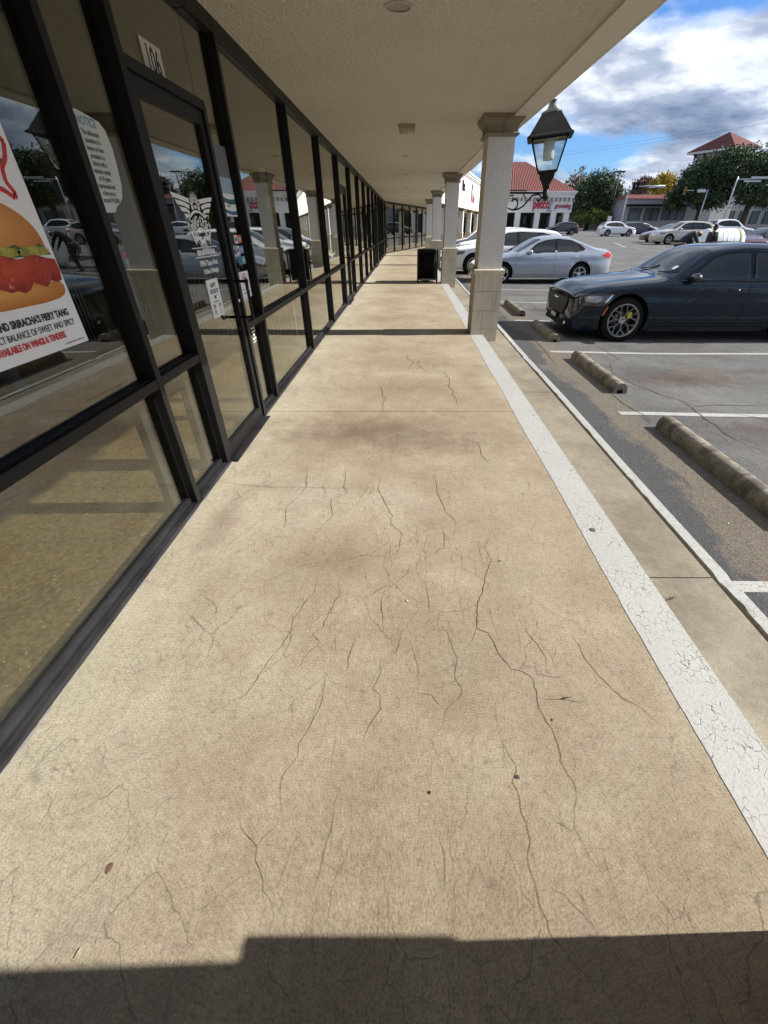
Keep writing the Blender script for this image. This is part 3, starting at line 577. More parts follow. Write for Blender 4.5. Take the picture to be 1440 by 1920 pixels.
top=[(y0+.003,1.442)]+[(y0+.003,1.565)]+[(1.42+.50*math.sin(t),1.425+.150*math.cos(t)**.8 if math.cos(t)>0 else 1.425) for t in [i*math.pi/2/14 for i in range(0,15)]]
top=[(y0+.003,1.425),(y0+.003,1.612)]+[(1.44+.475*math.sin(i*math.pi/2/16),1.42+.192*max(0,math.cos(i*math.pi/2/16))**.75) for i in range(1,17)]
poly(bm,clip(top)[::-1],x,1)
pk=[(y0+.003,1.40)]+[(y0+.003+.04*i,1.432+.012*math.sin(i*1.9)) for i in range(15)]+[(1.93,1.405)]; poly(bm,clip(pk)[::-1],x+.0009,5)
for cy,ry in ((1.40,.07),(1.55,.09),(1.70,.08),(1.845,.08)): poly(bm,clip(ellp(cy,1.424-(cy-1.4)*.012,ry,.016)),x+.0015,4)
ck=[(y0+.003,1.30)]+[(y0+.003,1.412)]+[(1.36+.03*i,1.414-.0007*i+.007*math.sin(i*1.3)) for i in range(19)]+[(1.936,1.39),(1.94,1.35),(1.93,1.318)]+[(1.90-.03*i,1.312+.012*math.sin(i*2.1)-(.018 if i in (6,7) else 0)) for i in range(19)]; poly(bm,clip(ck)[::-1],x+.0018,3)
lb=[(y0+.003,1.262),(y0+.003,1.318)]+[(1.36+.0285*i,1.319+.003*math.sin(i)) for i in range(19)]+[(1.915,1.316),(1.93,1.30),(1.928,1.282),(1.915,1.268),(1.88,1.258),(1.8,1.252),(1.6,1.252)]; poly(bm,clip(lb)[::-1],x+.0009,2)
sauce=ellp(1.405+.10,1.236,.02,.006); poly(bm,sauce,x+.0009,6)
# red hand-drawn loop and green stem above the burger
def stroke(bm,pts,wd,x,mi):
    for (a,b) in zip(pts,pts[1:]):
        d=Vector((b[0]-a[0],b[1]-a[1])); n=Vector((-d.y,d.x)).normalized()*wd/2; poly(bm,[(a[0]-n.x,a[1]-n.y),(b[0]-n.x,b[1]-n.y),(b[0]+n.x,b[1]+n.y),(a[0]+n.x,a[1]+n.y)],x,mi)
stroke(bm,[(1.33,1.80),(1.60,1.825),(1.80,1.80),(1.89,1.768),(1.922,1.738),(1.90,1.695),(1.865,1.665),(1.855,1.625),(1.878,1.592),(1.865,1.580),(1.83,1.600),(1.75,1.62),(1.5,1.64),(1.35,1.61)],.016,x+.001,6)
stroke(bm,[(1.70,1.76),(1.80,1.72),(1.875,1.680)],.014,x+.002,5)
T=lambda body,y,z,s,mi,al='RIGHT',sx=.62,bold=.0: textbm(bm,body,s,glassM(y,z,x+.0016),sx,mi,.0004,al,bold)
T("CHILI HEAT AND SRIRACHA'S FIERY TANG",1.892,1.195,.034,7,sx=.80,bold=.0012); T('FOR A PERFECT BALANCE OF SWEET AND SPICY',1.905,1.158,.032,7,sx=.76); T('AVAILABLE ON WINGS & TENDERS',1.825,1.122,.031,6,sx=.70,bold=.0012)
T('at participating locations for a limited time only',1.925,1.096,.010,8)
P=mk('window_poster',bm,[M['paper'],M['bun'],M['bunlow'],M['chick'],M['pickle'],flat('lettuce_dark',(.06,.10,.02)),M['redink'],M['ink'],flat('grey_ink',(.35,.35,.35))]); tag(P,'white window poster of a glazed chicken burger, with black and red lettering below','poster')
# peeling notice --------------------------------------------------------
bm=NB(); pts=[(2.345,1.545),(2.345,1.90),(2.42,1.905),(2.50,1.895),(2.565,1.885),(2.60,1.86),(2.615,1.80),(2.61,1.74),(2.598,1.66),(2.57,1.61),(2.53,1.585),(2.50,1.575),(2.47,1.55)]
poly(bm,pts[::-1],GX,0,.001); mt=lambda b,y,z,s,mi=1,sx=.8,bo=.0008: textbm(bm,b,s,glassM(y,z,GX+.0014),sx,mi,.0003,'CENTER',bo)
mt('NOTICE',2.465,1.858,.042,2,.9)
for i,l in enumerate(['The unlicensed','possession of a','weapon on these','premises is a','felony with a','maximum penalty','of 10 years','imprisonment and','a fine not to','exceed $10,000']): mt(l,2.47,1.826-.0265*i,.026,1,.78 if len(l)<15 else .68)
tag(mk('window_notice',bm,[flat('greenish_paper',(.60,.64,.60),.6),flat('faded_ink',(.12,.13,.12)),flat('faded_blue_ink',(.16,.26,.36))]),'torn curling paper notice with grey lettering, stuck on the narrow pane beside the door','sign')
bm=NB(); blank(bm,3.195,3.425,2.186,2.318,0); textbm(bm,'106',.15,glassM(3.31,2.196,GX+.0014),.72,1,.0004,'CENTER',.003); tag(mk('unit_number_sign',bm,[flat('cream_vinyl',(.62,.60,.50)),M['ink']]),'cream unit number sign reading 106 on the glass over the door','sign')
# winged emblem on the door ----------------------------------------------
bm=NB(); XL=-1.3865; cy,cz=3.385,1.50; WV=lambda P,mi=0,dx=0: poly(bm,[(cy+a,cz+b) for a,b in P],XL+dx,mi,.0006)
def arcband(r0,r1,a0,a1,oy,oz,mi=0,dx=0,n=20,sq=1):
    o=[(oy+r1*math.sin(a0+(a1-a0)*i/n),oz+sq*r1*math.cos(a0+(a1-a0)*i/n)) for i in range(n+1)]; q=[(oy+r0*math.sin(a0+(a1-a0)*i/n),oz+sq*r0*math.cos(a0+(a1-a0)*i/n)) for i in range(n+1)]
    for i in range(n): WV([o[i+1],o[i],q[i],q[i+1]],mi,dx)
# banner outline
arcband(.222,.236,-.88,.88,0,-.155); arcband(.130,.143,-.90,.90,0,-.155)
for s in (-1,1):
    a=(s*.182,-.005); b=(s*.112,-.066-.0); e=[(s*.182,-.005),(s*.175,-.012),(s*.108,-.10),(s*.118,-.103)]
    WV([(s*.182,-.006),(s*.172,-.010),(s*.108,-.068),(s*.112,-.115)] if s>0 else [(s*.112,-.115),(s*.108,-.068),(s*.172,-.010),(s*.182,-.006)])
for i,ch in enumerate('WING•STOP'):
    a=-.66+1.32*i/8; r=.152; ty,tz=cy+r*math.sin(a),cz-.155+r*math.cos(a)
    Mx=glassM(ty,tz,XL+.0004)@Matrix.Rotation(-a,4,'Z'); textbm(bm,ch,.078,Mx,.62,0,.0004,'CENTER',.0022)
# crest circle and burst above
for i in range(9):
    a=-1.15+2.3*i/8; r=.062; WV([(r*math.sin(a+.13),.085+r*math.cos(a+.13)),((r+.034)*math.sin(a+.03),.085+(r+.034)*math.cos(a+.03)),(r*math.sin(a-.13),.085+r*math.cos(a-.13))])
arcband(.036,.064,-1.7,1.7,0,.088); arcband(.0,.02,-1.5,1.5,0,.088)
for i,ch in enumerate('THE ORIGINAL'):
    a=-1.2+2.4*i/11; Mx=glassM(cy+.041*math.sin(a),cz+.088+.041*math.cos(a),XL+.0009)@Matrix.Rotation(-a,4,'Z'); textbm(bm,ch,.016,Mx,.8,1,.0002,'CENTER',.0006)
for s in (-1,1):  # feathers
    for k in range(5):
        zt=.150-.030*k+.0; inner=.072+.018*k*.9; outer=.315-.040*k
        q=[(s*inner,zt-.012-.003*k),(s*outer*.62,zt+.002-.002*k),(s*outer,zt+.012-.004*k),(s*(outer-.020),zt-.012-.004*k),(s*outer*.6,zt-.022),(s*(inner+.014),zt-.034-.002*k)]
        WV(q if s<0 else q[::-1])
# tail under the banner
for i in range(9):
    a=math.pi-.75+1.5*i/8; r=.052; WV([(r*math.sin(a+.12),-.06+r*math.cos(a+.12)),((r+.04)*math.sin(a),-.06+(r+.04)*math.cos(a)),(r*math.sin(a-.12),-.06+r*math.cos(a-.12))])
arcband(.02,.056,math.pi-1.5,math.pi+1.5,0,-.062)
for s in (-1,1):
    q=[(s*.055,-.050),(s*.105,-.075),(s*.098,-.092),(s*.05,-.078)]; WV(q if s<0 else q[::-1])
tag(mk('door_emblem_decal',bm,[M['vinyl'],M['ink']]),'white winged round emblem with arched banner lettering on the door glass','decal')
bm=NB(); WT=lambda b,y,z,s,sx=.75,bo=.0006: textbm(bm,b,s,glassM(y,z,XL),sx,0,.0004,'CENTER',bo)
box(bm,XL,XL+.0006,3.185,3.60,1.372,1.377); box(bm,XL,XL+.0006,3.195,3.61,1.318,1.323)
WT('(830) 606-WING (9464)',3.395,1.333,.040,.75,.002); WT('OPEN 7 Days a Week',3.40,1.270,.043,.78,.0012); WT('10:30am \'til Midnight',3.41,1.222,.040,.78,.0012)
tag(mk('opening_hours_decal',bm,M['vinyl']),'white opening hours lettering on the door glass under the winged emblem','decal')
bm=NB(); blank(bm,3.265,3.475,.945,1.185,0,XL,.001); HT=lambda b,y,z,s,sx=.8,bo=.001: textbm(bm,b,s,glassM(y,z,XL+.0012),sx,1,.0003,'CENTER',bo)
HT('HAPPY',3.37,1.135,.038); HT('HOLIDAYS!',3.37,1.098,.036); HT('▼',3.37,1.070,.03) if False else poly(bm,[(3.345,1.085),(3.37,1.055),(3.395,1.085),(3.37,1.079)],XL+.0012,1)
HT('OUR HOLIDAY HOURS',3.37,1.040,.010,.9,.0002)
for (y,z,t) in ((3.32,1.012,'12/24'),(3.42,1.012,'12/25'),(3.32,.975,'12/31'),(3.42,.975,'1/1')): HT(t,y,z,.022,.8); HT('11am - 6pm',y,z-.012,.009,.9,.0002)
tag(mk('holiday_hours_paper',bm,[M['paper'],M['ink']]),'white holiday hours paper taped low on the door glass','sign')
# sidelight papers
GS=GX
bm=NB(); blank(bm,3.90,4.225,1.555,1.99,0,GS); blank(bm,3.902,4.223,1.557,1.70,1,GS+.0012); 
poly(bm,[(3.902,1.69),(3.98,1.675),(4.10,1.665),(4.223,1.672),(4.223,1.64),(4.1,1.632),(3.98,1.645),(3.902,1.66)][::-1],GS+.0026,2); poly(bm,[(3.902,1.615),(3.98,1.60),(4.10,1.588),(4.223,1.595),(4.223,1.57),(4.1,1.565),(3.98,1.58),(3.902,1.59)][::-1],GS+.0026,3); blank(bm,3.902,4.223,1.70,1.80,4,GS+.0012)
textbm(bm,'DINE IN',.02,glassM(4.06,1.615,GS+.0028),.9,5,.0003); textbm(bm,'CARRY OUT',.018,glassM(4.06,1.575,GS+.0028),.9,5,.0003)
tag(mk('sidelight_poster',bm,[flat('poster_grey',(.16,.16,.17)),M['paper'],flat('teal_ink',(.04,.14,.15)),M['blueink'],flat('pale_blue',(.35,.48,.62)),M['ink']]),'grey and white poster with blue wave bands high in the sidelight beside the door','poster')
for nm,zz_,cs,lb in (('payment_card_sticker',1.375,((.75,.75,.75),(.62,.10,.03)),'white and red card sticker in the sidelight, topmost of its column'),('payment_card_sticker',1.30,((.72,.72,.74),(.10,.22,.55)),'white and blue card sticker in the sidelight, middle of its column'),('payment_card_sticker',1.225,((.05,.20,.40),(.10,.35,.38)),'dark blue card sticker in the sidelight, lowest of its column')):
    bm=NB(); blank(bm,4.04,4.12,zz_,zz_+.058,0,GS); blank(bm,4.125,4.215,zz_,zz_+.058,1,GS); textbm(bm,'PAY',.028,glassM(4.08,zz_+.016,GS+.0014),.8,2,.0002) if False else poly(bm,ellp(4.17,zz_+.029,.026,.018,16),GS+.0013,2)
    poly(bm,ellp(4.08,zz_+.029,.022,.014,16),GS+.0013,3); o=mk(nm,bm,[flat('sticker_a',cs[0]),flat('sticker_b',cs[1]),flat('sticker_pale',(.7,.6,.5)),M['blueink']]); tag(o,lb,'sticker','card stickers in the sidelight')
bm=NB(); blank(bm,3.98,4.215,.975,1.175,0,GS)
for i in range(28):
    a,b=[2*math.pi*k/28 for k in (i,i+1)]; c=lambda t,r:(4.10+r*math.cos(t),1.115+r*.85*math.sin(t)); poly(bm,[c(a,.043),c(a,.052),c(b,.052),c(b,.043)],GS+.0014,1)
stroke(bm,[(4.07,1.145),(4.13,1.085)],.008,GS+.0014,1); stroke(bm,[(4.075,1.125),(4.125,1.125),(4.13,1.10)],.012,GS+.0012,2)
textbm(bm,'PURSUANT TO SECTION 30.06, PENAL CODE',.009,glassM(4.10,1.04,GS+.0014),.9,2,.0002); textbm(bm,'NO CONCEALED HANDGUNS',.014,glassM(4.10,1.01,GS+.0014),.9,2,.0002)
tag(mk('no_guns_sign',bm,[M['paper'],M['redink'],M['ink']]),'white sign with a red barred circle low in the sidelight behind the door handle','sign')
bm=NB()
for z,wd in ((.70,.10),(.615,.09)): box(bm,GS,GS+.0007,4.02,4.02+wd,z,z+.004)
textbm(bm,'NO',.03,glassM(4.07,.665,GS),.8,0,.0003,'CENTER',.001); textbm(bm,'SMOKING',.024,glassM(4.07,.635,GS),.8,0,.0003,'CENTER',.001)
tag(mk('small_lower_decal',bm,M['vinyl']),'small white lettering decal on the low sidelight pane under the door handle','decal')
# large lettering behind the big pane
bm=NB(); WM=lambda b,y,z,s,sx: textbm(bm,b,s,glassM(y,z,-1.412),sx,0,.0004,'CENTER',.004)
WM('WE ARE',5.38,1.82,.20,.80); WM('HIRING',5.46,1.60,.20,.80)
tag(mk('hiring_lettering',bm,flat('dull_white_vinyl',(.50,.52,.49))),'tall white condensed lettering on the inside of the wide pane past the door','decal')
# ---------------------------------------------------------------- inside the shop
M['ribl']=flat('corrugated_light',(.55,.55,.50),.45,.3); 
bm=NB(); x=-5.2; 
while x<-1.62:
    tube(bm,[(x,6.72,.05),(x,6.72,.92)],.014,6); x+=.058
box(bm,-5.25,-1.6,6.735,6.80,.0,.95,1); box(bm,-5.25,-1.59,6.69,6.82,.93,.97,2); box(bm,-5.25,-1.59,6.69,6.82,-.003,.05,2)
tag(mk('ribbed_half_wall',bm,[M['ribl'],M['darkin'],M['frame']]),'half wall clad in pale upright ribs, seen inside behind the wide pane','partition')
def table(x,y,lab):
    t=empty('dining_table',(x,y,0),0,lab,'table','tables inside the shop'); bm=NB(); box(bm,-.35,.35,-.35,.35,.72,.75,bev=.004); mk('tabletop',bm,flat('table_top_dark',(.06,.045,.035),.35),t)
    bm=NB(); lathe(bm,[(.24,0),(.24,.012),(.03,.03),(.03,.72)],16); mk('pedestal',bm,M['black'],t); return t
def chair(x,y,rz,lab):
    t=empty('dining_chair',(x,y,0),rz,lab,'chair','chairs inside the shop'); bm=NB(); box(bm,-.2,.2,-.2,.2,.44,.47,bev=.006); mk('seat',bm,M['blackm'],t)
    bm=NB(); box(bm,-.2,.2,.18,.205,.60,.86,bev=.006); mk('backrest',bm,M['blackm'],t)
    for sx in (-1,1):
        for sy in (-1,1): bm=NB(); tube(bm,[(sx*.19,sy*.21,0),(sx*.17,sy*.17,.44)]+([(sx*.17,.195,.86)] if sy>0 else []),.011,6); mk('leg',bm,M['black'],t)
table(-3.9,1.2,'dark square table inside behind the poster pane'); chair(-3.9,.6,math.pi,'dark chair inside at the near side of the table behind the poster'); chair(-3.9,1.8,0,'dark chair inside at the far side of the table behind the poster')
# ---------------------------------------------------------------- soffit fixtures
def downlight(x,y,lab):
    t=empty('recessed_downlight',(x,y,2.69),0,lab,'light','recessed soffit downlights'); bm=NB(); lathe(bm,[(.094,-.001),(.094,-.006),(.078,-.008),(.078,-.0015)],28,caps=False); mk('trim_ring',bm,flat('fixture_cream',(.5,.47,.38)),t)
    bm=NB(); lathe(bm,[(.078,-.004),(.074,-.002),(.0,-.0012)],28); mk('reflector',bm,flat('dark_reflector',(.06,.055,.055),.2,.6),t)
for y,l in ((4.16,'round dark recessed downlight in the soffit nearest the viewer'),(11.4,'small recessed downlight in the soffit beyond the emergency light'),(15.3,'recessed downlight in the soffit, third away from the viewer'),(20.2,'recessed downlight in the soffit, fourth away from the viewer'),(26.3,'recessed downlight in the soffit, farthest from the viewer')): downlight(-.06,y,l)
t=empty('soffit_light_box',(-.01,8.1,2.69),0,'cream plastic light box screwed to the soffit above the walkway','light')
bm=NB(); box(bm,-.12,.12,-.06,.06,-.05,0,bev=.006); mk('backplate',bm,flat('aged_cream_plastic',(.42,.38,.24),.5),t)
bm=NB(); lathe(bm,[(.052,-.112),(.052,.112)],20,'x',(0,0,-.055)); box(bm,-.112,.112,-.052,.052,-.085,-.02,bev=.01); mk('diffuser',bm,flat('cream_diffuser',(.55,.50,.36),.4),t,smooth=False)
# ---------------------------------------------------------------- wall lanterns
def lantern(cy,lab):
    L_=empty('wall_lantern',(1.44,cy,0),0,lab,'lantern')
    bm=NB(); box(bm,-.003,.018,-.03,.03,1.60,2.02,bev=.003); box(bm,.002,.03,-.045,.045,1.70,1.76,bev=.003); mk('wall_plate',bm,M['black'],L_)
    bm=NB(); tube(bm,[(.0,0,1.885),(.56,0,1.885)],.012,8)
    import math as m
    def spiral(cx,cz,r0,r1,a0,a1,n=26): return [(cx+(r0+(r1-r0)*i/n)*m.cos(a0+(a1-a0)*i/n),0,cz+(r0+(r1-r0)*i/n)*m.sin(a0+(a1-a0)*i/n)) for i in range(n+1)]
    s1=spiral(.105,1.765,.022,.088,R(200),R(-150)); 
    curve=spiral(.11,1.77,.025,.085,R(160),R(-95),22)+[(.18,0,1.692),(.26,0,1.73),(.32,0,1.80),(.37,0,1.855),(.45,0,1.868)]+spiral(.465,1.82,.045,.018,R(80),R(-190),14)
    tube(bm,curve,.011,8); tube(bm,[(.02,0,1.72),(.05,0,1.70),(.105,0,1.683)],.009,8); tube(bm,[(.02,0,1.845),(.06,0,1.855),(.1,0,1.855)],.008,8); tube(bm,[(.27,0,1.83),(.24,0,1.872)],.009,8); mk('scroll_bracket',bm,M['black'],L_,smooth=True)
    hd=Matrix.Translation((.56,0,1.86))@Matrix.Rotation(R(-5),4,'Y')@Matrix.Rotation(R(-14),4,'Z')@Matrix.Scale(1.13,4)
    def sq(bm,prof):
        sqloft(bm,prof,0,0); bm.transform(hd); return bm
    bm=NB(); lathe(bm,[(.012,-.065),(.02,-.05),(.045,-.03),(.035,0),(.035,.10)],16); bm.transform(hd); mk('stem_socket',bm,M['black'],L_)
    bm=sq(NB(),[(.036,.036,.06),(.04,.04,.10),(.085,.085,.17),(.10,.10,.235),(.112,.112,.24)]); mk('lower_housing',bm,M['black'],L_)
    # four corner bars and rims
    bm=NB(); zb,ztp,hb,ht=.235,.545,.112,.205
    for sx in (-1,1):
        for sy in (-1,1):
            tube(bm,[(sx*hb,sy*hb,zb),(sx*ht,sy*ht,ztp)],.011,4)
    for s in (-1,1):
        for (h_,z_) in ((hb,zb),(ht,ztp)):
            tube(bm,[(s*h_,-h_,z_),(s*h_,h_,z_)],.011,4); tube(bm,[(-h_,s*h_,z_),(h_,s*h_,z_)],.011,4)
    bm.transform(hd); mk('cage',bm,M['black'],L_)
    for k in range(4):
        bm=NB(); a=Matrix.Rotation(k*math.pi/2,4,'Z'); th=.002
        q=[(-hb,-hb,zb),(hb,-hb,zb),(ht,-ht,ztp),(-ht,-ht,ztp)]; f=[bm.verts.new(v) for v in q]; g_=[bm.verts.new((v[0],v[1]+th,v[2])) for v in q]
        bm.faces.new(f); bm.faces.new(g_[::-1])
        for i in range(4): bm.faces.new((f[i],g_[i],g_[(i+1)%4],f[(i+1)%4]))
        bm.transform(hd@a); mk('glass_panel',bm,M['lampglass'],L_)
    bm=sq(NB(),[(.205,.205,.552),(.262,.262,.548),(.262,.262,.562),(.232,.232,.585),(.105,.105,.775),(.0,.0,.782)]); mk('roof',bm,M['blackr'],L_)
    bm=NB(); lathe(bm,[(.112,.765),(.118,.775),(.118,.790),(.085,.802),(.06,.815),(.042,.845),(.036,.875),(.05,.882),(.05,.892),(.014,.896),(.010,.93),(.0,.935)],24); bm.transform(hd); mk('finial',bm,M['galvd'],L_)
    bm=NB(); lathe(bm,[(.0,.34),(.06,.345),(.066,.37),(.066,.53),(.06,.54)],18); bm.transform(hd); mk('bulb',bm,flat('frosted_bulb_glass',(.7,.72,.72),.25,var=0),L_,smooth=True)
    return L_
M['lampglass']=m_glass('lamp_glass',(.86,.89,.89),.05); M['blackr']=flat('weathered_black_roof',(.015,.017,.016),.55,spec=.12,var=.25); M['galvd']=flat('dull_zinc_cap',(.05,.054,.054),.5,.1,spec=.2)
L0=lantern(7.635,'black four sided lantern on a scroll arm, on the nearest stone column')
# ---------------------------------------------------------------- litter bin beside the second column
BN=empty('litter_bin',(.62,15.35,0),0,'black slatted steel litter bin standing beside the second column','bin')
bm=NB(); 
for k in range(30):
    a=2*math.pi*k/30; c,s_=math.cos(a),math.sin(a); tube(bm,[(.285*c,.285*s_,.07),(.285*c,.285*s_,.84)],.0115,4)
mk('slats',bm,M['black'],BN)
bm=NB()
for z in (.07,.80,.84): lathe(bm,[(.275,z-.015),(.30,z-.015),(.30,z+.015),(.275,z+.015)],32,caps=False)
for sx in (-1,1):
    for sy in (-1,1): box(bm,sx*.30-.02,sx*.30+.02,sy*.18-.02,sy*.18+.02,0,.86)
mk('frame_rings',bm,M['black'],BN)
bm=NB(); lathe(bm,[(.0,.08),(.255,.09),(.262,.80),(.25,.80),(.245,.1)],28); mk('liner',bm,M['blackm'],BN,smooth=True)
bm=NB(); lathe(bm,[(.315,.845),(.325,.86),(.315,.885),(.14,.90),(.13,.88),(.12,.86)],32); mk('lid',bm,M['black'],BN)
# post far down the walk
# ---------------------------------------------------------------- vehicles
def lerp_tab(t,x):
    if x<=t[0][0]: return t[0][1]
    for (a,b),(c,d) in zip(t,t[1:]):
        if x<=c: return b+(d-b)*(x-a)/(c-a)
    return t[-1][1]
def smooth_tab(t,w=.07):
    def f(x): return sum(lerp_tab(t,x+w*k/3) for k in (-3,-2,-1,0,1,2,3))/7
    return f
class Shape:
    def __init__(s,P):
        s.P=P; s.L=P['L']; s.W=P['W']; s.zt=smooth_tab(P['top'],P.get('sm',.07)); s.belt=P['belt']; s.zb=P.get('zb',.19); s.n=2.7
        s.th=P.get('tumble',.36); s.crn=P.get('crown',.12); s.sq=P.get('sq',.72)
    def plan(s,x):
        L=s.L; f=1
        fl,rl=s.P.get('fl',.75),s.P.get('rl',.7)
        if x<fl: f*=s.sq+(1-s.sq)*(1-(1-x/fl)**2.6)**(1/1.6)
        if L-x<rl: q=(L-x)/rl; f*=s.P.get('sqr',.8)+(1-s.P.get('sqr',.8))*(1-(1-q)**2.6)**(1/1.6)
        return s.W*f
    def side(s,x,z):
        w=s.plan(x); b=s.belt
        if z<.55: w*=1-.10*((.55-z)/.4)**2
        w-=.018*max(0,min(1,(z-.6)/(b-.6)))
        # character crease
        w-=.008*math.exp(-((z-(b-.22))/.05)**2)
        if z>b-.05: w-=.045*sst((z-b+.05)/.09)
        if z>b: w-=s.th*(z-b)+.25*(z-b)**2*.5
        return max(w,.05)
    def c(s,x): return min(s.crn,(s.zt(x)-s.zb)*.4)
    def topz(s,x,y):
        c=s.c(x); zt=s.zt(x); w=s.side(x,zt-c); q=min(1,abs(y)/w); return zt-c+c*(1-q**s.n)**(1/s.n)
    def sidey(s,x,z):
        c=s.c(x); zt=s.zt(x)
        if z<=zt-c: return s.side(x,z)
        w=s.side(x,zt-c); q=min(1,(z-zt+c)/c); return w*(1-q**s.n)**(1/s.n)
    def ring(s,x,nz=12,na=14):
        c=s.c(x); zt=s.zt(x); pts=[]
        for i in range(nz+1):
            z=s.zb+(zt-c-s.zb)*i/nz; pts.append((s.side(x,z),z))
        w=s.side(x,zt-c)
        for i in range(1,na+1):
            a=math.pi/2*i/na; pts.append((w*math.cos(a)**(2/s.n) if i<na else 0,zt-c+c*math.sin(a)**(2/s.n)))
        return pts
def side_panel(sh,bm,pts,sgn,eps,mi=0,nx=22,nz=8):
    xs=[p[0] for p in pts]; xa,xb=min(xs),max(xs); n=len(pts); grid=[]
    for i in range(nx+1):
        x=xa+(xb-xa)*(.0008+(.9984)*i/nx); zs=[]
        for k in range(n):
            (a,b),(c,d)=pts[k],pts[(k+1)%n]
            if (a<=x<c) or (c<=x<a): zs.append(b+(d-b)*(x-a)/(c-a))
        if len(zs)<2: continue
        lo,hi=min(zs),max(zs); grid.append([bm.verts.new((x,sgn*(sh.sidey(x,lo+(hi-lo)*j/nz)+eps),lo+(hi-lo)*j/nz)) for j in range(nz+1)])
    for a,b in zip(grid,grid[1:]):
        for j in range(nz):
            f=bm.faces.new((a[j],b[j],b[j+1],a[j+1]) if sgn<0 else (a[j],a[j+1],b[j+1],b[j])); f.material_index=mi; f.smooth=True
def top_panel(sh,bm,xa,xb,wf,bow,eps,mi=0,nu=10,nv=16,inset=.0):
    grid=[]
    for i in range(nu+1):
        row=[]
        for j in range(nv+1):
            v=-1+2*j/nv; x=xa+(xb-xa)*i/nu+bow*(v*v); y=v*wf*(sh.side(x,sh.zt(x)-sh.c(x)))
            row.append(bm.verts.new((x,y,sh.topz(x,y)+eps)))
        grid.append(row)
    for a,b in zip(grid,grid[1:]):
        for j in range(nv): f=bm.faces.new((a[j],b[j],b[j+1],a[j+1])); f.material_index=mi; f.smooth=True
def line_on_side(sh,bm,pts,sgn,wd=.007,eps=.0015,mi=0):
    out=[]
    for a,b in zip(pts,pts[1:]):
        n=max(2,int(math.hypot(b[0]-a[0],b[1]-a[1])/.05))
        for i in range(n): out.append((a[0]+(b[0]-a[0])*i/n,a[1]+(b[1]-a[1])*i/n))
    out.append(pts[-1]); pv=None
    for i,(x,z) in enumerate(out):
        p,q=out[max(0,i-1)],out[min(len(out)-1,i+1)]; dx,dz=q[0]-p[0],q[1]-p[1]; l=math.hypot(dx,dz) or 1; nx,nz=-dz/l*wd/2,dx/l*wd/2
        v=[bm.verts.new((x+k*nx,sgn*(sh.sidey(x+k*nx,z+k*nz)+eps),z+k*nz)) for k in (-1,1)]
        if pv:
            f=bm.faces.new((pv[0],pv[1],v[1],v[0])); f.material_index=mi
        pv=v
def wheel(root,x,y,r,sgn,style,rimm,lod=1,wd=.22):
    W_=empty('wheel',(x,y,r)); W_.parent=root; sg=28 if lod else 16
    rr=r*(.74 if style=='big' else .66); o=sgn*wd/2
    bm=NB(); pr=[(rr,-wd*.5),(rr+.012,-wd*.5),(r-.03,-wd*.47),(r-.006,-wd*.36),(r,-wd*.25),(r,wd*.25),(r-.006,wd*.36),(r-.03,wd*.47),(rr+.012,wd*.5),(rr,wd*.5)]
    lathe(bm,pr,sg+8,'y',caps=False); mk('tyre',bm,M['rubber'],W_)
    bm=NB(); f=lambda h:sgn*h
    lathe(bm,[(rr+.004,f(wd*.49)),(rr+.006,f(wd*.505)),(rr-.012,f(wd*.505)),(rr-.022,f(wd*.44)),(rr-.03,f(0)),(rr-.03,f(-wd*.4))],sg+8,'y',caps=False)
    lathe(bm,[(rr-.03,f(-.02)),(.05,f(-.02)),(.0,f(-.02))],sg,'y',mi=1,caps=False)
    lathe(bm,[(rr*.62,f(.0)),(rr*.62,f(.012)),(.06,f(.014)),(0,f(.014))],sg,'y',mi=2,caps=False)
    hub=wd*.30
    def bar(r0,a0,r1,a1,w0,w1,h0,h1,th=.03):
        c=lambda rr_,a,w_,h:(Vector((rr_*math.cos(a),0,rr_*math.sin(a))),w_,h)
        p0,p1=Vector((r0*math.cos(a0),0,r0*math.sin(a0))),Vector((r1*math.cos(a1),0,r1*math.sin(a1))); d=(p1-p0).normalized(); n=Vector((-d.z,0,d.x))
        A=[];
        for p,w_,h in ((p0,w0,h0),(p1,w1,h1)):
            for k in (-1,1):
                for t in (0,1): A.append(bm.verts.new(p+n*k*w_*(1 if t==0 else .55)/2+Vector((0,sgn*(h-th*(1-t)),0))))
        # A: 0 p0-,low 1 p0-,top 2 p0+,low 3 p0+,top 4.. p1
        for q in ((0,1,3,2),(4,6,7,5),(1,5,7,3),(0,4,5,1),(2,3,7,6),(0,2,6,4)): bm.faces.new([A[k] for k in q]).material_index=0
    N=7 if style=='big' else (5 if style=='five' else 7)
    if style=='big':
        for k in range(N):
            a=2*math.pi*k/N+.3; bar(.05,a,rr*.56,a,.030,.024,hub,hub+.005); 
            for s in (-1,1): bar(rr*.54,a+.0,rr*.80,a+s*.24,.020,.018,hub+.005,hub+.02); bar(rr*.79,a+s*.235,rr-.01,a+s*.13,.015,.016,hub+.02,hub+.03); bar(rr*.79,a+s*.235,rr-.01,a+s*.36,.015,.016,hub+.02,hub+.03)
    else:
        for k in range(N):
            a=2*math.pi*k/N+.4; bar(.05,a,rr-.012,a,.045 if N==7 else .06,.055 if N==7 else .075,hub,hub+.03)
    lathe(bm,[(.068,f(hub-.03)),(.066,f(hub+.006)),(.035,f(hub+.01)),(.03,f(hub+.004)),(0,f(hub+.004))],18,'y')
    for k in range(5):
        a=2*math.pi*k/5; lathe(bm,[(.009,f(hub)),(.009,f(hub+.014)),(0,f(hub+.014))],6,'y',(.052*math.cos(a),0,.052*math.sin(a)),3)
    mk('rim',bm,[rimm,M['blackm'],M['disc'],M['chrome']],W_)
    return W_
M['disc']=flat('brake_disc',(.10,.10,.10),.4,.8)
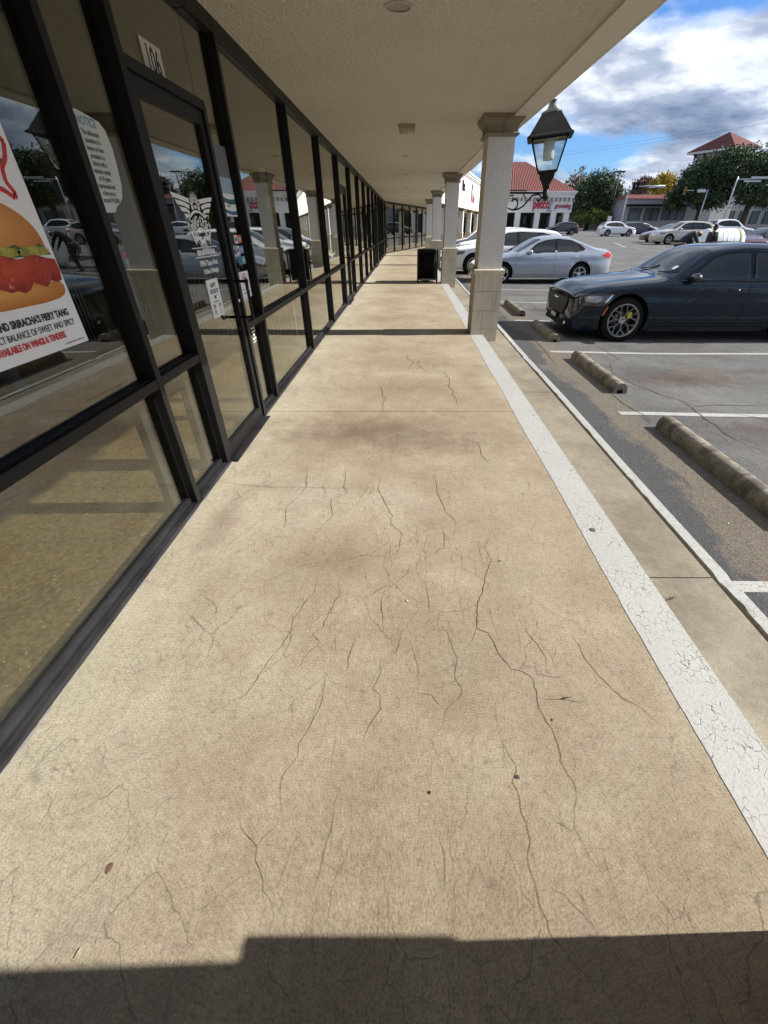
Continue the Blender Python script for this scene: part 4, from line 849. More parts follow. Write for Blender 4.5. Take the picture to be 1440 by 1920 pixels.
def car(P,loc,rz,label,cat,name='parked_car',group='cars parked in the lot'):
    sh=Shape(P); body=P['paint']; root=empty(name,loc,rz,label,cat,group); hi=P.get('lod',0)
    bm=NB(); N=int(sh.L/(.045 if hi else .09)); rings=[]
    for i in range(N+1):
        t=i/N; x=sh.L*(t); x=min(max(x,.0),sh.L)
        if i in (1,): x=sh.L*.35/N
        if i==N-1: x=sh.L*(1-.35/N)
        r=sh.ring(x); ring=[bm.verts.new((x,-y,z)) for y,z in r]+[bm.verts.new((x,y,z)) for y,z in r[-2::-1]]; rings.append(ring)
    for a,b in zip(rings,rings[1:]):
        for k in range(len(a)): 
            f=bm.faces.new((a[k],b[k],b[(k+1)%len(a)],a[(k+1)%len(a)])); f.smooth=True
    for end,sg_,x_ in ((rings[0],-1,0),(rings[-1],1,sh.L)):
        zc=sum(v.co.z for v in end)/len(end); pv=end
        for sc,dxx in ((.985,.018),(.95,.034),(.86,.052),(.6,.064),(.25,.068)):
            cur=[bm.verts.new((x_+sg_*dxx,v.co.y*sc,zc+(v.co.z-zc)*sc)) for v in end]
            for k in range(len(end)): f=bm.faces.new((pv[k],cur[k],cur[(k+1)%len(end)],pv[(k+1)%len(end)])); f.smooth=True
            pv=cur
        bm.faces.new(pv).smooth=True
    bmesh.ops.recalc_face_normals(bm,faces=bm.faces)
    me=bpy.data.meshes.new('body'); bm.to_mesh(me); bm.free(); me.materials.append(body); me.materials.append(M['blackm'])
    bo=bpy.data.objects.new('body',me); COL.objects.link(bo)
    r=P['r']; ax=(P['fo'],P['fo']+P['wb']); cb_=NB()
    for x in ax:
        for s in (-1,1): lathe(cb_,[(r+.055,s*(sh.W-.30)),(r+.055,s*(sh.W+.2))],36,'y',(x,0,r+.01),1,smooth=False)
    bmesh.ops.recalc_face_normals(cb_,faces=cb_.faces); cm=bpy.data.meshes.new('cut'); cb_.to_mesh(cm); cb_.free(); cm.materials.append(body); cm.materials.append(M['blackm']); co=bpy.data.objects.new('cut',cm); COL.objects.link(co)
    md=bo.modifiers.new('b','BOOLEAN'); md.object=co; md.operation='DIFFERENCE'; md.solver='EXACT'
    dg=bpy.context.evaluated_depsgraph_get(); nm=bpy.data.meshes.new_from_object(bo.evaluated_get(dg)); bo.modifiers.clear(); bo.data=nm; nm.name='body'
    bpy.data.objects.remove(co); bpy.data.meshes.remove(cm); bpy.data.meshes.remove(me)
    bo.parent=root
    for x in ax:
        for s in (-1,1): wheel(root,x,s*(sh.W-.125),r,s,P.get('wheel','five'),P.get('rim',M['alloy']),hi)
    # glass
    fr=P.get('trim',M['pillar'])
    for s in (-1,1):
        bm=NB(); side_panel(sh,bm,P['dlo'],s,.002,0,30,8); mk('window_surround',bm,fr,root)
        for w_ in P['wins']:
            bm=NB(); side_panel(sh,bm,w_,s,.011,0,22,8); mk('side_window',bm,P.get('sideglass',M['carglass']),root)
        bm=NB()
        for l in P.get('lines',[]): line_on_side(sh,bm,l,s)
        if P.get('lines'): mk('door_seams',bm,M['blackm'],root)
        if hi:
            for (hx,hz) in P['handles']:
                bm=NB(); y=s*(sh.sidey(hx,hz)+.02); tube(bm,[(hx-.10,y-s*.02,hz),(hx-.085,y,hz+.003),(hx+.075,y,hz+.006),(hx+.10,y-s*.02,hz+.004)],[.01,.014,.014,.01],8); mk('door_handle',bm,P.get('handlem',body),root,smooth=True)
        mx,mz=P['mirror']; y=s*(sh.sidey(mx,mz)+.10); bm=NB(); ell(bm,(mx,y,mz+.04),(.085,.115,.07),14); tube(bm,[(mx+.02,s*sh.sidey(mx,mz),mz-.02),(mx,y,mz+.0)],[.03,.025],6); mk('wing_mirror',bm,P.get('mirm',body),root,smooth=True)
        for pl,mt in P.get('lamps',[]):
            bm=NB(); side_panel(sh,bm,pl,s,.005,0,16,6); mk(mt[0],bm,mt[1],root)
        if P.get('sill'):
            bm=NB(); side_panel(sh,bm,P['sill'],s,.012,0,20,2); mk('side_sill',bm,P.get('sillm',body),root)
    bm=NB(); top_panel(sh,bm,P['ws'][0],P['ws'][1],.93,.10,.004); mk('windscreen',bm,M['carglass'] if not P.get('wsm') else P['wsm'],root)
    bm=NB(); top_panel(sh,bm,P['bl'][0],P['bl'][1],.88,-.05,.004); mk('rear_window',bm,M['carglass'],root)
    if P.get('hood'):
        bm=NB()
        for s in (-1,1):
            pv=None
            for i in range(15):
                x=P['hood'][0]+(P['hood'][1]-P['hood'][0])*i/14; y=s*(.86 if i else .8)*sh.side(x,sh.zt(x)-sh.c(x))*1.0
                v=[bm.verts.new((x,y-.004,sh.topz(x,y-.004)+.002)),bm.verts.new((x,y+.004,sh.topz(x,y+.004)+.002))]
                if pv: bm.faces.new((pv[0],v[0],v[1],pv[1]))
                pv=v
        mk('bonnet_seam',bm,M['blackm'],root)
    return root,sh
def cap_panel(bm,pts,x,mi=0,th=.012): prism(bm,pts,'x',x,x+th,mi)
# --- dark sedan, nearest
CHR=dict(L=5.04,W=.95,fo=.86,wb=3.05,r=.365,belt=.985,zb=.17,paint=M['navy'],lod=1,wheel='big',rim=M['alloyd'],tumble=.38,sq=.86,sqr=.82,fl=.60,crown=.11,
 top=[(0,.76),(.04,.82),(.16,.875),(.5,.94),(1.0,.995),(1.43,1.035),(1.54,1.06),(2.10,1.42),(2.35,1.49),(2.8,1.525),(3.3,1.51),(3.8,1.40),(4.3,1.19),(4.62,1.115),(4.95,1.09),(5.04,1.0)],sm=.10,
 dlo=[(1.70,.985),(2.14,1.32),(2.40,1.393),(2.88,1.418),(3.4,1.385),(3.74,1.27),(3.92,1.12),(3.84,1.0),(2.9,.985)],
 wins=[[(1.82,.998),(2.19,1.295),(2.43,1.362),(2.80,1.384),(2.85,1.0)],[(2.915,1.0),(2.89,1.386),(3.35,1.355),(3.64,1.25),(3.72,1.03)]],
 lines=[[(1.42,.32),(1.40,.62),(1.48,.80),(1.58,.96)],[(2.86,.30),(2.88,.98)],[(3.82,.98),(3.78,.75),(3.50,.42)],[(1.42,.32),(3.52,.32)]],
 handles=[(2.62,.84),(3.65,.86)],mirror=(1.86,1.0),ws=(1.44,2.10),bl=(3.55,4.25),hood=(.12,1.43),handlem=M['navy'],mirm=M['bcar'],
 lamps=[([(.012,.755),(.03,.62),(.40,.60),(.54,.65),(.60,.79),(.30,.80)],('headlamp',M['lensd'] if 'lensd' in M else M['lens'])),([(.455,.46),(.475,.45),(.535,.585),(.52,.60)],('side_marker',M['amber']))],
 sill=[(1.35,.19),(1.35,.27),(3.4,.27),(3.4,.19)])
M['lensd']=flat('smoked_headlamp',(.035,.035,.034),.06,.1,coat=1,var=.4,scale=22); CHR['lamps'][0]=(CHR['lamps'][0][0],('headlamp',M['lensd']))
cy0=8.97; cx0=2.95
ch,sh=car(CHR,(cx0,cy0,zl(cx0+2,cy0)),0,'dark navy blue saloon car parked nose to the walkway, nearest to the viewer','car')
bm=NB(); W0=sh.plan(.0)*1.0
gp=[(-.56,.70),(.56,.70),(.61,.62),(.46,.40),(-.46,.40),(-.61,.62)]; prism(bm,[(y,z) for y,z in gp],'x',-.078,.0,0)
for k in range(9):
    z=.43+.030*k; hw=.47+.11*min(1,(z-.40)/.26); box(bm,-.086,-.077,-hw,hw,z-.004,z+.004,1)
for k in range(-8,9): box(bm,-.085,-.078,k*.055-.003,k*.055+.003,.41,.69,1)
mk('grille',bm,[M['blackm'],flat('grille_mesh_grey',(.04,.04,.042),.3,.5)],ch)
bm=NB()
for s in (-1,1): prism(bm,[(s*.02,.645),(s*.10,.66),(s*.13,.653),(s*.10,.635),(s*.03,.63)],'x',-.098,-.084)
prism(bm,[(-.03,.65),(.03,.65),(.025,.626),(-.025,.626)],'x',-.10,-.084); mk('winged_badge',bm,M['chrome'],ch)
bm=NB(); box(bm,-.10,-.05,-.155,.155,.30,.385,bev=.004); box(bm,-.102,-.0998,-.145,.145,.31,.375,1); textbm(bm,'JTR 5821',.07,Matrix.Translation((-.0475,0,.318))@Matrix(((0,0,-1,0),(-1,0,0,0),(0,1,0,0),(0,0,0,1))),.8,2,.0003) if False else None
mk('number_plate',bm,[M['blackm'],flat('plate_white',(.6,.6,.6))],ch)
bm=NB(); prism(bm,[(-.62,.36),(.62,.36),(.70,.27),(.60,.21),(-.60,.21),(-.70,.27)],'x',-.062,.03); mk('lower_intake',bm,M['blackm'],ch)
for s in (-1,1):
    bm=NB(); ell(bm,(-.065,s*.60,.275),(.02,.045,.035),12); mk('fog_lamp',bm,M['chrome'],ch)
bm=NB(); side_panel(sh,bm,[(.10,.75),(.12,.665),(.33,.65),(.42,.72),(.34,.765)],-1,.009); side_panel(sh,bm,[(.45,.655),(.48,.655),(.575,.77),(.56,.79)],-1,.009,1); mk('headlamp_inner',bm,[flat('lamp_inner',(.22,.22,.2),.15,.5,coat=1,var=.5,scale=30),M['chrome']],ch)
bm=NB()
q_=[(x,y,sh.topz(x,y)+.009) for x,y in ((1.66,-.60),(1.66,-.50),(1.74,-.50),(1.74,-.60))]; bm.faces.new([bm.verts.new(v) for v in q_]); mk('inspection_sticker',bm,M['paper'],ch)
for yy in (-.35,.3):
    bm=NB(); tube(bm,[(1.50+.02,yy,sh.topz(1.50,yy)+.03),(1.60,yy-.28,sh.topz(1.60,yy-.28)+.018),(1.68,yy-.5*abs(yy)-.2,sh.topz(1.68,yy-.2)+.012)],.008,5); mk('wiper',bm,M['blackm'],ch)
# caliper
bm=NB(); box(bm,CHR['fo']+.07,CHR['fo']+.15,-.90,-.86,.40,.50,bev=.01); mk('brake_caliper',bm,flat('yellow_caliper',(.45,.38,.06)),ch)
# --- silver sedan
ALT=dict(L=4.83,W=.90,fo=.96,wb=2.78,r=.325,belt=.95,zb=.19,paint=M['silver'],lod=1,wheel='five',tumble=.40,sq=.72,sqr=.78,fl=.9,rl=.7,crown=.125,
 top=[(0,.62),(.05,.68),(.3,.78),(.8,.90),(1.25,.97),(1.38,1.0),(2.15,1.38),(2.5,1.45),(2.85,1.47),(3.3,1.44),(3.8,1.29),(4.2,1.13),(4.5,1.09),(4.75,1.06),(4.83,.93)],sm=.10,
 dlo=[(1.72,.95),(2.12,1.25),(2.45,1.345),(2.85,1.375),(3.3,1.335),(3.65,1.20),(3.82,1.08),(3.72,.99),(2.8,.96)],
 wins=[[(1.84,.965),(2.18,1.235),(2.46,1.315),(2.73,1.338),(2.76,.975)],[(2.83,.98),(2.81,1.340),(3.28,1.305),(3.55,1.19),(3.66,1.01)]],
 lines=[[(1.38,.30),(1.36,.55),(1.50,.80),(1.62,.93)],[(2.79,.28),(2.79,.96)],[(3.72,.97),(3.62,.75),(3.34,.42)],[(1.38,.30),(3.35,.30)]],
 handles=[(2.52,.80),(3.45,.83)],mirror=(1.86,.96),ws=(1.36,2.14),bl=(3.35,4.02),handlem=M['chrome'],
 lamps=[([(4.42,.90),(4.50,.84),(4.76,.80),(4.80,.93),(4.62,1.0)],('tail_lamp',M['redlens'])),([(.10,.66),(.16,.57),(.62,.66),(.66,.74),(.4,.735)],('headlamp',M['lens']))],
 sill=[(1.33,.19),(1.33,.245),(3.38,.245),(3.38,.19)])
sx,sy=2.38,18.0
si,sh2=car(ALT,(sx,sy,zl(sx+2,sy)),R(1.0),'silver saloon car with red and orange tail lamps, parked beyond the dark blue one','car')
# --- white crossover
def suv(paint,L=4.8,W=.94,h=1.68,r=.37,fo=.93,wb=2.8,lod=0,hatch=.35,belt=1.06,**k):
    t=h
    P=dict(L=L,W=W,fo=fo,wb=wb,r=r,belt=belt,zb=.22,paint=paint,lod=lod,tumble=.33,sq=.76,sqr=.84,fl=.75,rl=.5,crown=.12,sm=.09,
     top=[(0,.72),(.05,.84),(.25,.98),(.9,1.08),(1.15,1.12),(1.95,t-.10),(2.25,t-.03),(2.8,t),(L-1.1,t-.03),(L-.55,t-.10),(L-.28,t-.30),(L-.06,1.08),(L,.9)],
     dlo=[(1.52,belt),(1.95,t-.27),(2.3,t-.155),(2.8,t-.12),(L-1.2,t-.15),(L-.68,t-.26),(L-.46,belt+.16),(L-.8,belt+.03)],
     wins=[[(1.64,belt+.015),(2.0,t-.29),(2.32,t-.18),(2.66,t-.16),(2.68,belt+.02)],[(2.75,belt+.02),(2.74,t-.155),(3.5,t-.17),(3.56,belt+.04)],[(3.63,belt+.04),(3.6,t-.18),(L-.72,t-.28),(L-.62,belt+.14)]],
     lines=[[(1.36,.34),(1.36,.6),(1.5,.9),(1.58,1.02)],[(2.7,.34),(2.71,belt)],[(3.60,belt),(3.55,.8),(3.28,.45)]],handles=[(2.45,.9),(3.35,.92)],mirror=(1.66,belt+.02),ws=(1.12,1.92),bl=(L-.52,L-.16),
     lamps=[([(.06,.80),(.10,.72),(.5,.78),(.58,.88),(.3,.87)],('headlamp',M['lens'])),([(L-.42,1.04),(L-.38,.90),(L-.06,.86),(L-.04,1.0)],('tail_lamp',M['redlens']))],
     sill=[(1.35,.23),(1.35,.33),(L-1.45,.33),(L-1.45,.23)],sillm=M['blackm'])
    P.update(k); return P
def sedan(paint,**k):
    P=dict(ALT); P.update(paint=paint,lod=0,wheel='five',handlem=paint); P.update(k); return P
rx,_=car(suv(M['wcar'],4.89,.947,1.66,.385,lod=1,sq=.62,fl=.9),(1.80,21.2,zl(4,21.2)+.0),0,'white crossover with a sloping tail, parked behind the silver saloon','car')
bm=NB(); prism(bm,[(-.33,.80),(.33,.80),(.25,.62),(.42,.40),(-.42,.40),(-.25,.62)],'x',-.075,.02); mk('grille',bm,M['blackm'],rx)
bm=NB(); box(bm,4.50,4.72,-.60,.60,1.50,1.525,bev=.008); mk('roof_spoiler',bm,M['wcar'],rx)
car(sedan(M['dred'],r=.33),(2.5,24.0,zl(4.5,24)),0,'dark maroon car whose bonnet shows past the white crossover','car')
car(suv(M['wcar'],4.7),(2.6,27.2,zl(5,27)),0,'white car with roof rails, farthest in the row by the walkway','car')
car(suv(M['grey'],4.9),(2.4,30.9,zl(5,30)+0,),0,'grey crossover at the end of the row where the walkway bends','car')
def far(P,u,v,dirx,label,cat='car',ref='wheel',yaw=0,name='parked_car'):
    # place so that the nearer front (or rear) wheel touches the ground at photo point (u,v); dirx=-1: nose towards -X
    p=hit(u,v); rz=(0 if dirx<0 else math.pi)+yaw; lx=P['fo']+(0 if ref=='wheel' else P['wb']); ly=-P['W']+.1 if dirx<0 else P['W']-.1
    c,s_=math.cos(rz),math.sin(rz); return car(P,(p.x-(c*lx-s_*ly),p.y-(s_*lx+c*ly),p.z),rz,label,cat,name)[0]
far(suv(M['bcar'],4.7,.92,1.66),1071,441,-1,'black crossover parked far off below the big oak','car','rear')
far(suv(M['wcar'],4.6,.92,1.66),1177,443.5,1,'white crossover standing alone beyond the lane, facing right')
far(suv(M['bcar'],4.5,.90,1.60),1215,443,1,'dark hatchback directly behind the white crossover that faces right')
far(sedan(M['wcar']),1226,439,1,'white saloon in the far row behind the dark hatchback')
far(sedan(M['bcar']),1229,455,-1,'dark saloon between the far row and the beige crossover')
bg_,_sh=None,None
be=far(suv(M['beige'],4.77,.94,1.69,.37,lod=1,handlem=M['beige']),1250,459,-1,'beige crossover with its tail window lit, behind the two people')
far(suv(M['wcar'],4.5,.90,1.80,.38,belt=1.15,sq=.88,sqr=.9),1392,450,1,'white boxy off road car with a dark windscreen, behind the beige crossover')
far(suv(M['bcar'],4.8,.93,1.7),1282,432,-1,'black crossover in the far row, beside the low shop windows')
far(sedan(M['wcar']),1035,431,-1,'small white saloon seen between the building and the black crossover')
far(sedan(M['wcar']),1078,430,1,'tiny white saloon parked at the foot of the big oak') if False else None
# grey pickup
PK=dict(L=5.6,W=1.0,fo=.95,wb=3.5,r=.40,belt=1.2,zb=.35,paint=M['grey'],tumble=.30,sq=.88,sqr=.95,fl=.5,rl=.3,crown=.10,sm=.07,
 top=[(0,.95),(.05,1.12),(.3,1.2),(1.2,1.26),(1.4,1.3),(2.05,1.82),(2.4,1.9),(3.4,1.9),(3.75,1.82),(3.95,1.3),(5.5,1.28),(5.6,1.2)],
 dlo=[(1.7,1.2),(2.1,1.66),(2.4,1.76),(3.45,1.76),(3.62,1.66),(3.72,1.22)],wins=[[(1.82,1.22),(2.15,1.65),(2.42,1.73),(2.7,1.73),(2.7,1.22)],[(2.8,1.22),(2.8,1.73),(3.42,1.73),(3.6,1.25)]],
 lines=[[(1.5,.5),(1.6,1.2)],[(2.75,.5),(2.75,1.2)],[(3.8,.5),(3.8,1.2)]],handles=[],mirror=(1.85,1.22),ws=(1.38,2.04),bl=(3.68,3.9),lamps=[([(.03,1.08),(.05,.9),(.32,.92),(.36,1.08)],('headlamp',M['lens']))])
far(PK,1452,459,-1,'grey pickup truck at the right edge, behind the car with the raised boot lid')
# maroon car with raised boot lid
MR=sedan(M['dred'],r=.33)
car(MR,(18.1,30.7,zl(18,28)),-math.pi/2,'dark maroon saloon seen from behind, just over the roof of the nearest dark blue car','car')
# ---------------------------------------------------------------- wheel stops
def wstop(x,y0,y1,lab):
    L_=y1-y0; c=(x,(y0+y1)/2); bm=NB(); n=26; pr=[(-.085,0),(-.083,.05),(-.070,.092),(-.045,.118),(-.015,.128),(.015,.128),(.045,.118),(.070,.092),(.083,.05),(.085,0)]; pv=None; random.seed(int(y0*100))
    for i in range(n+1):
        y=-L_/2+L_*i/n; e=.985 if i in (0,n) else 1; v=[bm.verts.new((a*e+random.uniform(-.0015,.0015),y,b*(e if b>.05 else 1)+random.uniform(-.0015,.0015))) for a,b in pr]
        if pv:
            for k in range(len(pr)-1): f=bm.faces.new((pv[k],v[k],v[k+1],pv[k+1])); f.smooth=True
        else: bm.faces.new(v)
        pv=v
    bm.faces.new(pv[::-1]); 
    for s in (-1,1): box(bm,-.04,.03,s*L_/2-.006,s*L_/2+.004,-.0,.045,1)
    o=mk('wheel_stop',bm,[M['stop'],M['blackm']]); o.location=(c[0],c[1],zl(*c)); tag(o,lab,'wheel stop','concrete wheel stops')
wstop(2.66,2.30,4.10,'weathered concrete wheel stop with dark tyre scuffs, nearest to the viewer')
wstop(2.64,5.15,6.80,'concrete wheel stop in the empty bay between the nearest stop and the dark blue car')
wstop(2.64,7.93,9.35,'concrete wheel stop under the nose of the dark blue saloon')
wstop(2.62,10.5,12.25,'concrete wheel stop in the empty bay beyond the dark blue saloon')
wstop(2.71,-.6,1.2,'concrete wheel stop just behind the viewer')
# ---------------------------------------------------------------- signs and roof on the bent wing
def faceM(x,y,z): return Matrix.Translation((x,y,z))@Matrix(((1,0,0,0),(0,0,-1,0),(0,1,0,0),(0,0,0,1)))
bm=NB(); textbm(bm,'Pilot',.95,glassM(11.6,3.75,1.632),.9,0,.03,'CENTER',.02); bm.transform(T2); tag(mk('shop_sign',bm,M['blackm']),'black shop lettering on the white fascia, left of the red lettering','sign')
bm=NB(); textbm(bm,'Hao',.95,glassM(18.3,3.22,1.632),.95,0,.03,'CENTER',.02); bm.transform(T2); SR=tag(mk('shop_sign',bm,[flat('sign_red',(.45,.04,.05)),M['blackm']]),'red shop lettering with a dark round topped mark on the white fascia','sign')
bm=NB(); prism(bm,[(16.6,3.2),(16.95,3.2),(16.95,4.0)]+[(16.85+.3*math.cos(a*math.pi/8),4.2+.3*math.sin(a*math.pi/8)) for a in range(-3,12)]+[(16.6,4.0)],'x',1.63,1.67); bm.transform(T2); mk('round_mark',bm,M['blackm'],SR)
bm=NB(); box(bm,1.63,1.68,24.2,26.0,3.3,4.15,0); bm.transform(T2); tag(mk('shop_sign',bm,[flat('sign_blue',(.06,.22,.42))]),'blue shop sign panel on the white fascia, farthest along the wing','sign')
def hip(bm,x0,x1,y0,y1,z0,z1,rx,ry):
    # hip roof: ridge inset rx / ry
    a=[bm.verts.new(v) for v in ((x0,y0,z0),(x1,y0,z0),(x1,y1,z0),(x0,y1,z0))]; b=[bm.verts.new(v) for v in ((x0+rx,y0+ry,z1),(x1-rx,y0+ry,z1),(x1-rx,y1-ry,z1),(x0+rx,y1-ry,z1))]
    for i in range(4): bm.faces.new((a[i],a[(i+1)%4],b[(i+1)%4],b[i]))
    bm.faces.new(a[::-1]); bm.faces.new(b)
bm=NB(); hip(bm,-9,.9,24,44,4.9,7.4,3,3); bm.transform(T2); mk('tiled_roof',bm,M['tile'],BL)
bm=NB(); tube(bm,[(-4,26,6.6),(-4,26,9.0)],.03,5); tube(bm,[(-4,25.2,8.8),(-4,27.2,8.8)],.025,5); tube(bm,[(-4.4,25.5,8.8),(-3.6,25.5,8.8)],.02,4); tube(bm,[(-4.5,26.8,8.8),(-3.5,26.8,8.8)],.02,4); bm.transform(T2); mk('aerial',bm,M['black'],BL)
# ---------------------------------------------------------------- corner shop with the hipped red roof
K=75; c0=atd(950,430,K); c1=atd(1063,430,K); gz=zl(24,90)
ps=empty('corner_pet_shop',(c1.x,c1.y,gz),0,'white corner shop with a hipped red tile roof, red lettering and a posted arcade','building')
ps.location=(0,0,0)
xl,xr,yf=16.2,c1.x+.2,c1.y; zt=atd(1000,372,K).z; zb_=atd(1000,399,K).z; zc_=atd(1000,361,K).z
bm=NB(); box(bm,xl,xr,yf,yf+.4,zb_,zt); box(bm,xr-.4,xr,yf+.4,yf+14,zb_,zt); mk('fascia',bm,M['white'],ps)
bm=NB(); box(bm,xl-.1,xr+.25,yf-.25,yf+14.2,zc_-.45,zc_-.2); box(bm,xl-.1,xr+.45,yf-.45,yf+14.4,zc_-.2,zc_); box(bm,xl,xr+.1,yf-.1,yf+14,zt-.003,zc_-.45); mk('cornice',bm,M['white'],ps)
bm=NB(); x=xl+.3
while x<xr: box(bm,x,x+.28,yf-.24,yf-.02,zt-.55,zt-.003+.0); x+=.75
mk('dentils',bm,M['cap'],ps)
bm=NB(); hip(bm,xl-6,xr+.3,yf-.3,yf+16,zc_+.003,zc_+4.6,7.6,7.9); mk('tiled_roof',bm,M['tile'],ps)
bm=NB(); hip(bm,xl-2,xl+4.2,yf-1.6,yf+4,zc_+.1,zc_+2.6,2.6,2.4); mk('tiled_gable',bm,M['tile'],ps)
for u in (968,1004,1034,1058): p=atd(u,430,K); bm=NB(); box(bm,p.x-.45,p.x+.45,yf+.05,yf+.7,gz-.3,zb_); mk('arcade_post',bm,M['white'],ps)
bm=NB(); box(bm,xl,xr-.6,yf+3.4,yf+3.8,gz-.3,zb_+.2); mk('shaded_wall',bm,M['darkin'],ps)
for i in range(6): bm=NB(); x=xl+1+2*i; box(bm,x,x+1.6,yf+3.3,yf+3.38,gz+.3,zb_-.5); mk('shop_window',bm,M['carglass'],ps)
bm=NB(); box(bm,xl,xr-.01,yf+.4,yf+3.4,zb_+.02,zb_+.15); mk('arcade_soffit',bm,M['white'],ps)
q=atd(1008,391,K); sg=flat('sign_red_bright',(.62,.01,.03)); sgd=flat('sign_outline',(.10,.02,.05)); sgg=flat('sign_grey',(.35,.38,.42))
bm=NB(); textbm(bm,'petco',1.95,faceM(q.x,yf-.10,q.z),.66,0,.06,'CENTER',.015); textbm(bm,'petco',1.95,faceM(q.x+.06,yf-.03,q.z-.06),.66,1,.02,'CENTER',.03)  # second, dark red copy behind the letters makes their outline
def fpoly(bm,pts,ox,oz,y,mi,th=.08,sc=1): prism(bm,[(ox+a*sc,oz+b*sc) for a,b in pts],'y',y-th,y,mi)
p2=atd(1020.5,392,K)
fpoly(bm,[(0,0),(.9,0),(.9,.15),(.62,.3),(.66,.9),(.85,1.15),(.95,1.6),(.75,1.9),(.5,1.65),(.3,1.85),(.2,1.4),(.35,1.1),(.30,.4),(0,.2)],p2.x-.1,p2.z-.4,yf-.03,2,.1,.95)
tag(mk('pet_shop_sign',bm,[sg,sgd,sgg]),'red shop name with a grey animal outline on the corner shop fascia','sign')
q=atd(1048,390.5,K); bm=NB(); textbm(bm,'grooming',.95,faceM(q.x,yf-.08,q.z),.76,0,.05,'CENTER',.01); tag(mk('grooming_sign',bm,[flat('sign_dark_red',(.38,.01,.05))]),'smaller dark red lettering reading grooming near the corner of the pet shop','sign')
# ---------------------------------------------------------------- trees
def tree(base,h,blobs,leafm,n,ls,label,tr=.35,group='trees beyond the car park',limbs=7,seed=1,bare=0):
    random.seed(seed); t=empty('tree',base,0,label,'tree',group)
    bm=NB(); top=max(b[2] for b in blobs)*.92; th=min(b[2]-b[5]*.7 for b in blobs)
    th=max(1.2,th); tube(bm,[(0,0,-.3),(0,0,.3),(.1*tr,.05,th*.6),(0,0,th)],[tr*1.35,tr,tr*.85,tr*.75],8)
    for k in range(limbs):
        b=blobs[k%len(blobs)]; q=(b[0]*.75+random.uniform(-.3,.3)*b[3],b[1]*.75+random.uniform(-.3,.3)*b[4],b[2]+random.uniform(-.2,.45)*b[5]); m=(q[0]*.45,q[1]*.45,th+(q[2]-th)*.55); tube(bm,[(0,0,th*.85),m,q],[tr*.55,tr*.33,tr*.08],5,caps=False)
        if bare:
            for j in range(bare):
                e=(q[0]+random.gauss(0,b[3]*.4),q[1]+random.gauss(0,b[4]*.4),q[2]+abs(random.gauss(0,b[5]*.5))); tube(bm,[m if j%2 else q,((m[0]+e[0])/2+.2,(m[1]+e[1])/2,(m[2]+e[2])/2+.3),e],[tr*.12,tr*.07,tr*.03],3,caps=False)
    mk('trunk',bm,M['bark'],t)
    bm=NB(); tot=sum(b[3]*b[4]*b[5] for b in blobs)
    for b in blobs:
        nb=int(n*b[3]*b[4]*b[5]/tot); ncl=max(8,nb//26)
        for _ in range(ncl):
            v=Vector((random.gauss(0,1),random.gauss(0,1),random.gauss(0,1))).normalized()*(random.random()**.45)*(1.22 if random.random()<.12 else 1); c=Vector((b[0]+v.x*b[3],b[1]+v.y*b[4],b[2]+v.z*b[5])); sz=random.uniform(.7,1.5)*min(b[3:6])*.2
            for _ in range(26):
                p=c+Vector((random.gauss(0,sz),random.gauss(0,sz),random.gauss(0,sz*.7))); a=Vector((random.gauss(0,1),random.gauss(0,1),random.gauss(0,1))).normalized(); d=a.cross(Vector((random.gauss(0,1),random.gauss(0,1),random.gauss(0,1)))).normalized(); s=ls*random.uniform(.5,1.2)
                vs=[bm.verts.new(p+a*s),bm.verts.new(p+d*s*.5),bm.verts.new(p-a*s),bm.verts.new(p-d*s*.5)]; bm.faces.new(vs)
    mk('crown',bm,leafm,t); return t
def blobs(k,u0,v0,lst):
    # lst: (u,v,ru_px,rv_px) at depth k, relative to the base pixel -> local metres
    o=atd(u0,v0,k); out=[]
    for u,v,ru,rv in lst: c=atd(u,v,k); out.append((c.x-o.x,random.uniform(-2,2),c.z-o.z,ru*k/786.6,ru*k/786.6*.9,rv*k/786.6/1.2))
    return o,out
def T(k,u0,v0,lst,mat_,n,ls,label,**kw):
    random.seed(kw.get('seed',1)); o,b=blobs(k,u0,v0,lst); o.z=zl(o.x,o.y); tree(o,0,b,mat_,n,ls,label,**kw)
T(100,1097,432,[(1085,372,26,30),(1115,365,28,34),(1135,378,18,26),(1100,350,24,22),(1075,388,18,20),(1120,390,26,20)],M['leaf'],22000,.27,'large dark evergreen oak rising right of the pet shop',tr=.55,seed=4)
T(112,1072,432,[(1068,350,26,22),(1052,362,16,16)],M['leafb'],900,.35,'bare brownish tree behind the pet shop roof',tr=.4,seed=5,bare=9,limbs=12)
T(96,1140,432,[(1112,405,20,14),(1090,408,16,14),(1132,408,12,12)],M['leafl'],5000,.22,'low yellow green shrub tree under the big oak',tr=.2,seed=6)
T(120,1215,430,[(1218,347,19,16),(1208,356,12,14),(1232,352,12,16)],M['leafy'],6000,.30,'golden yellow autumn tree above the low shop',tr=.4,seed=7)
T(125,1182,430,[(1180,352,17,16),(1195,362,16,14),(1168,368,14,14)],M['leafb'],4500,.28,'thin brown tree left of the golden one',tr=.35,seed=8,bare=4)
T(84,1300,432,[(1292,336,32,34),(1268,348,24,30),(1320,320,32,30),(1258,372,20,18),(1300,368,34,22)],M['leaf'],26000,.26,'broad dark oak in front of the red roofed tower, its left half',tr=.6,seed=9)
T(80,1385,434,[(1350,324,34,34),(1390,320,34,28),(1425,324,34,34),(1375,355,40,26),(1420,368,34,20)],M['leaf'],30000,.26,'broad dark oak below the red roofed tower, right of its twin',tr=.6,seed=10)
T(86,1500,434,[(1465,335,40,36),(1510,345,40,36),(1490,365,50,30)],M['leaf'],14000,.34,'dark oak at the right edge of the view',tr=.6,seed=12)
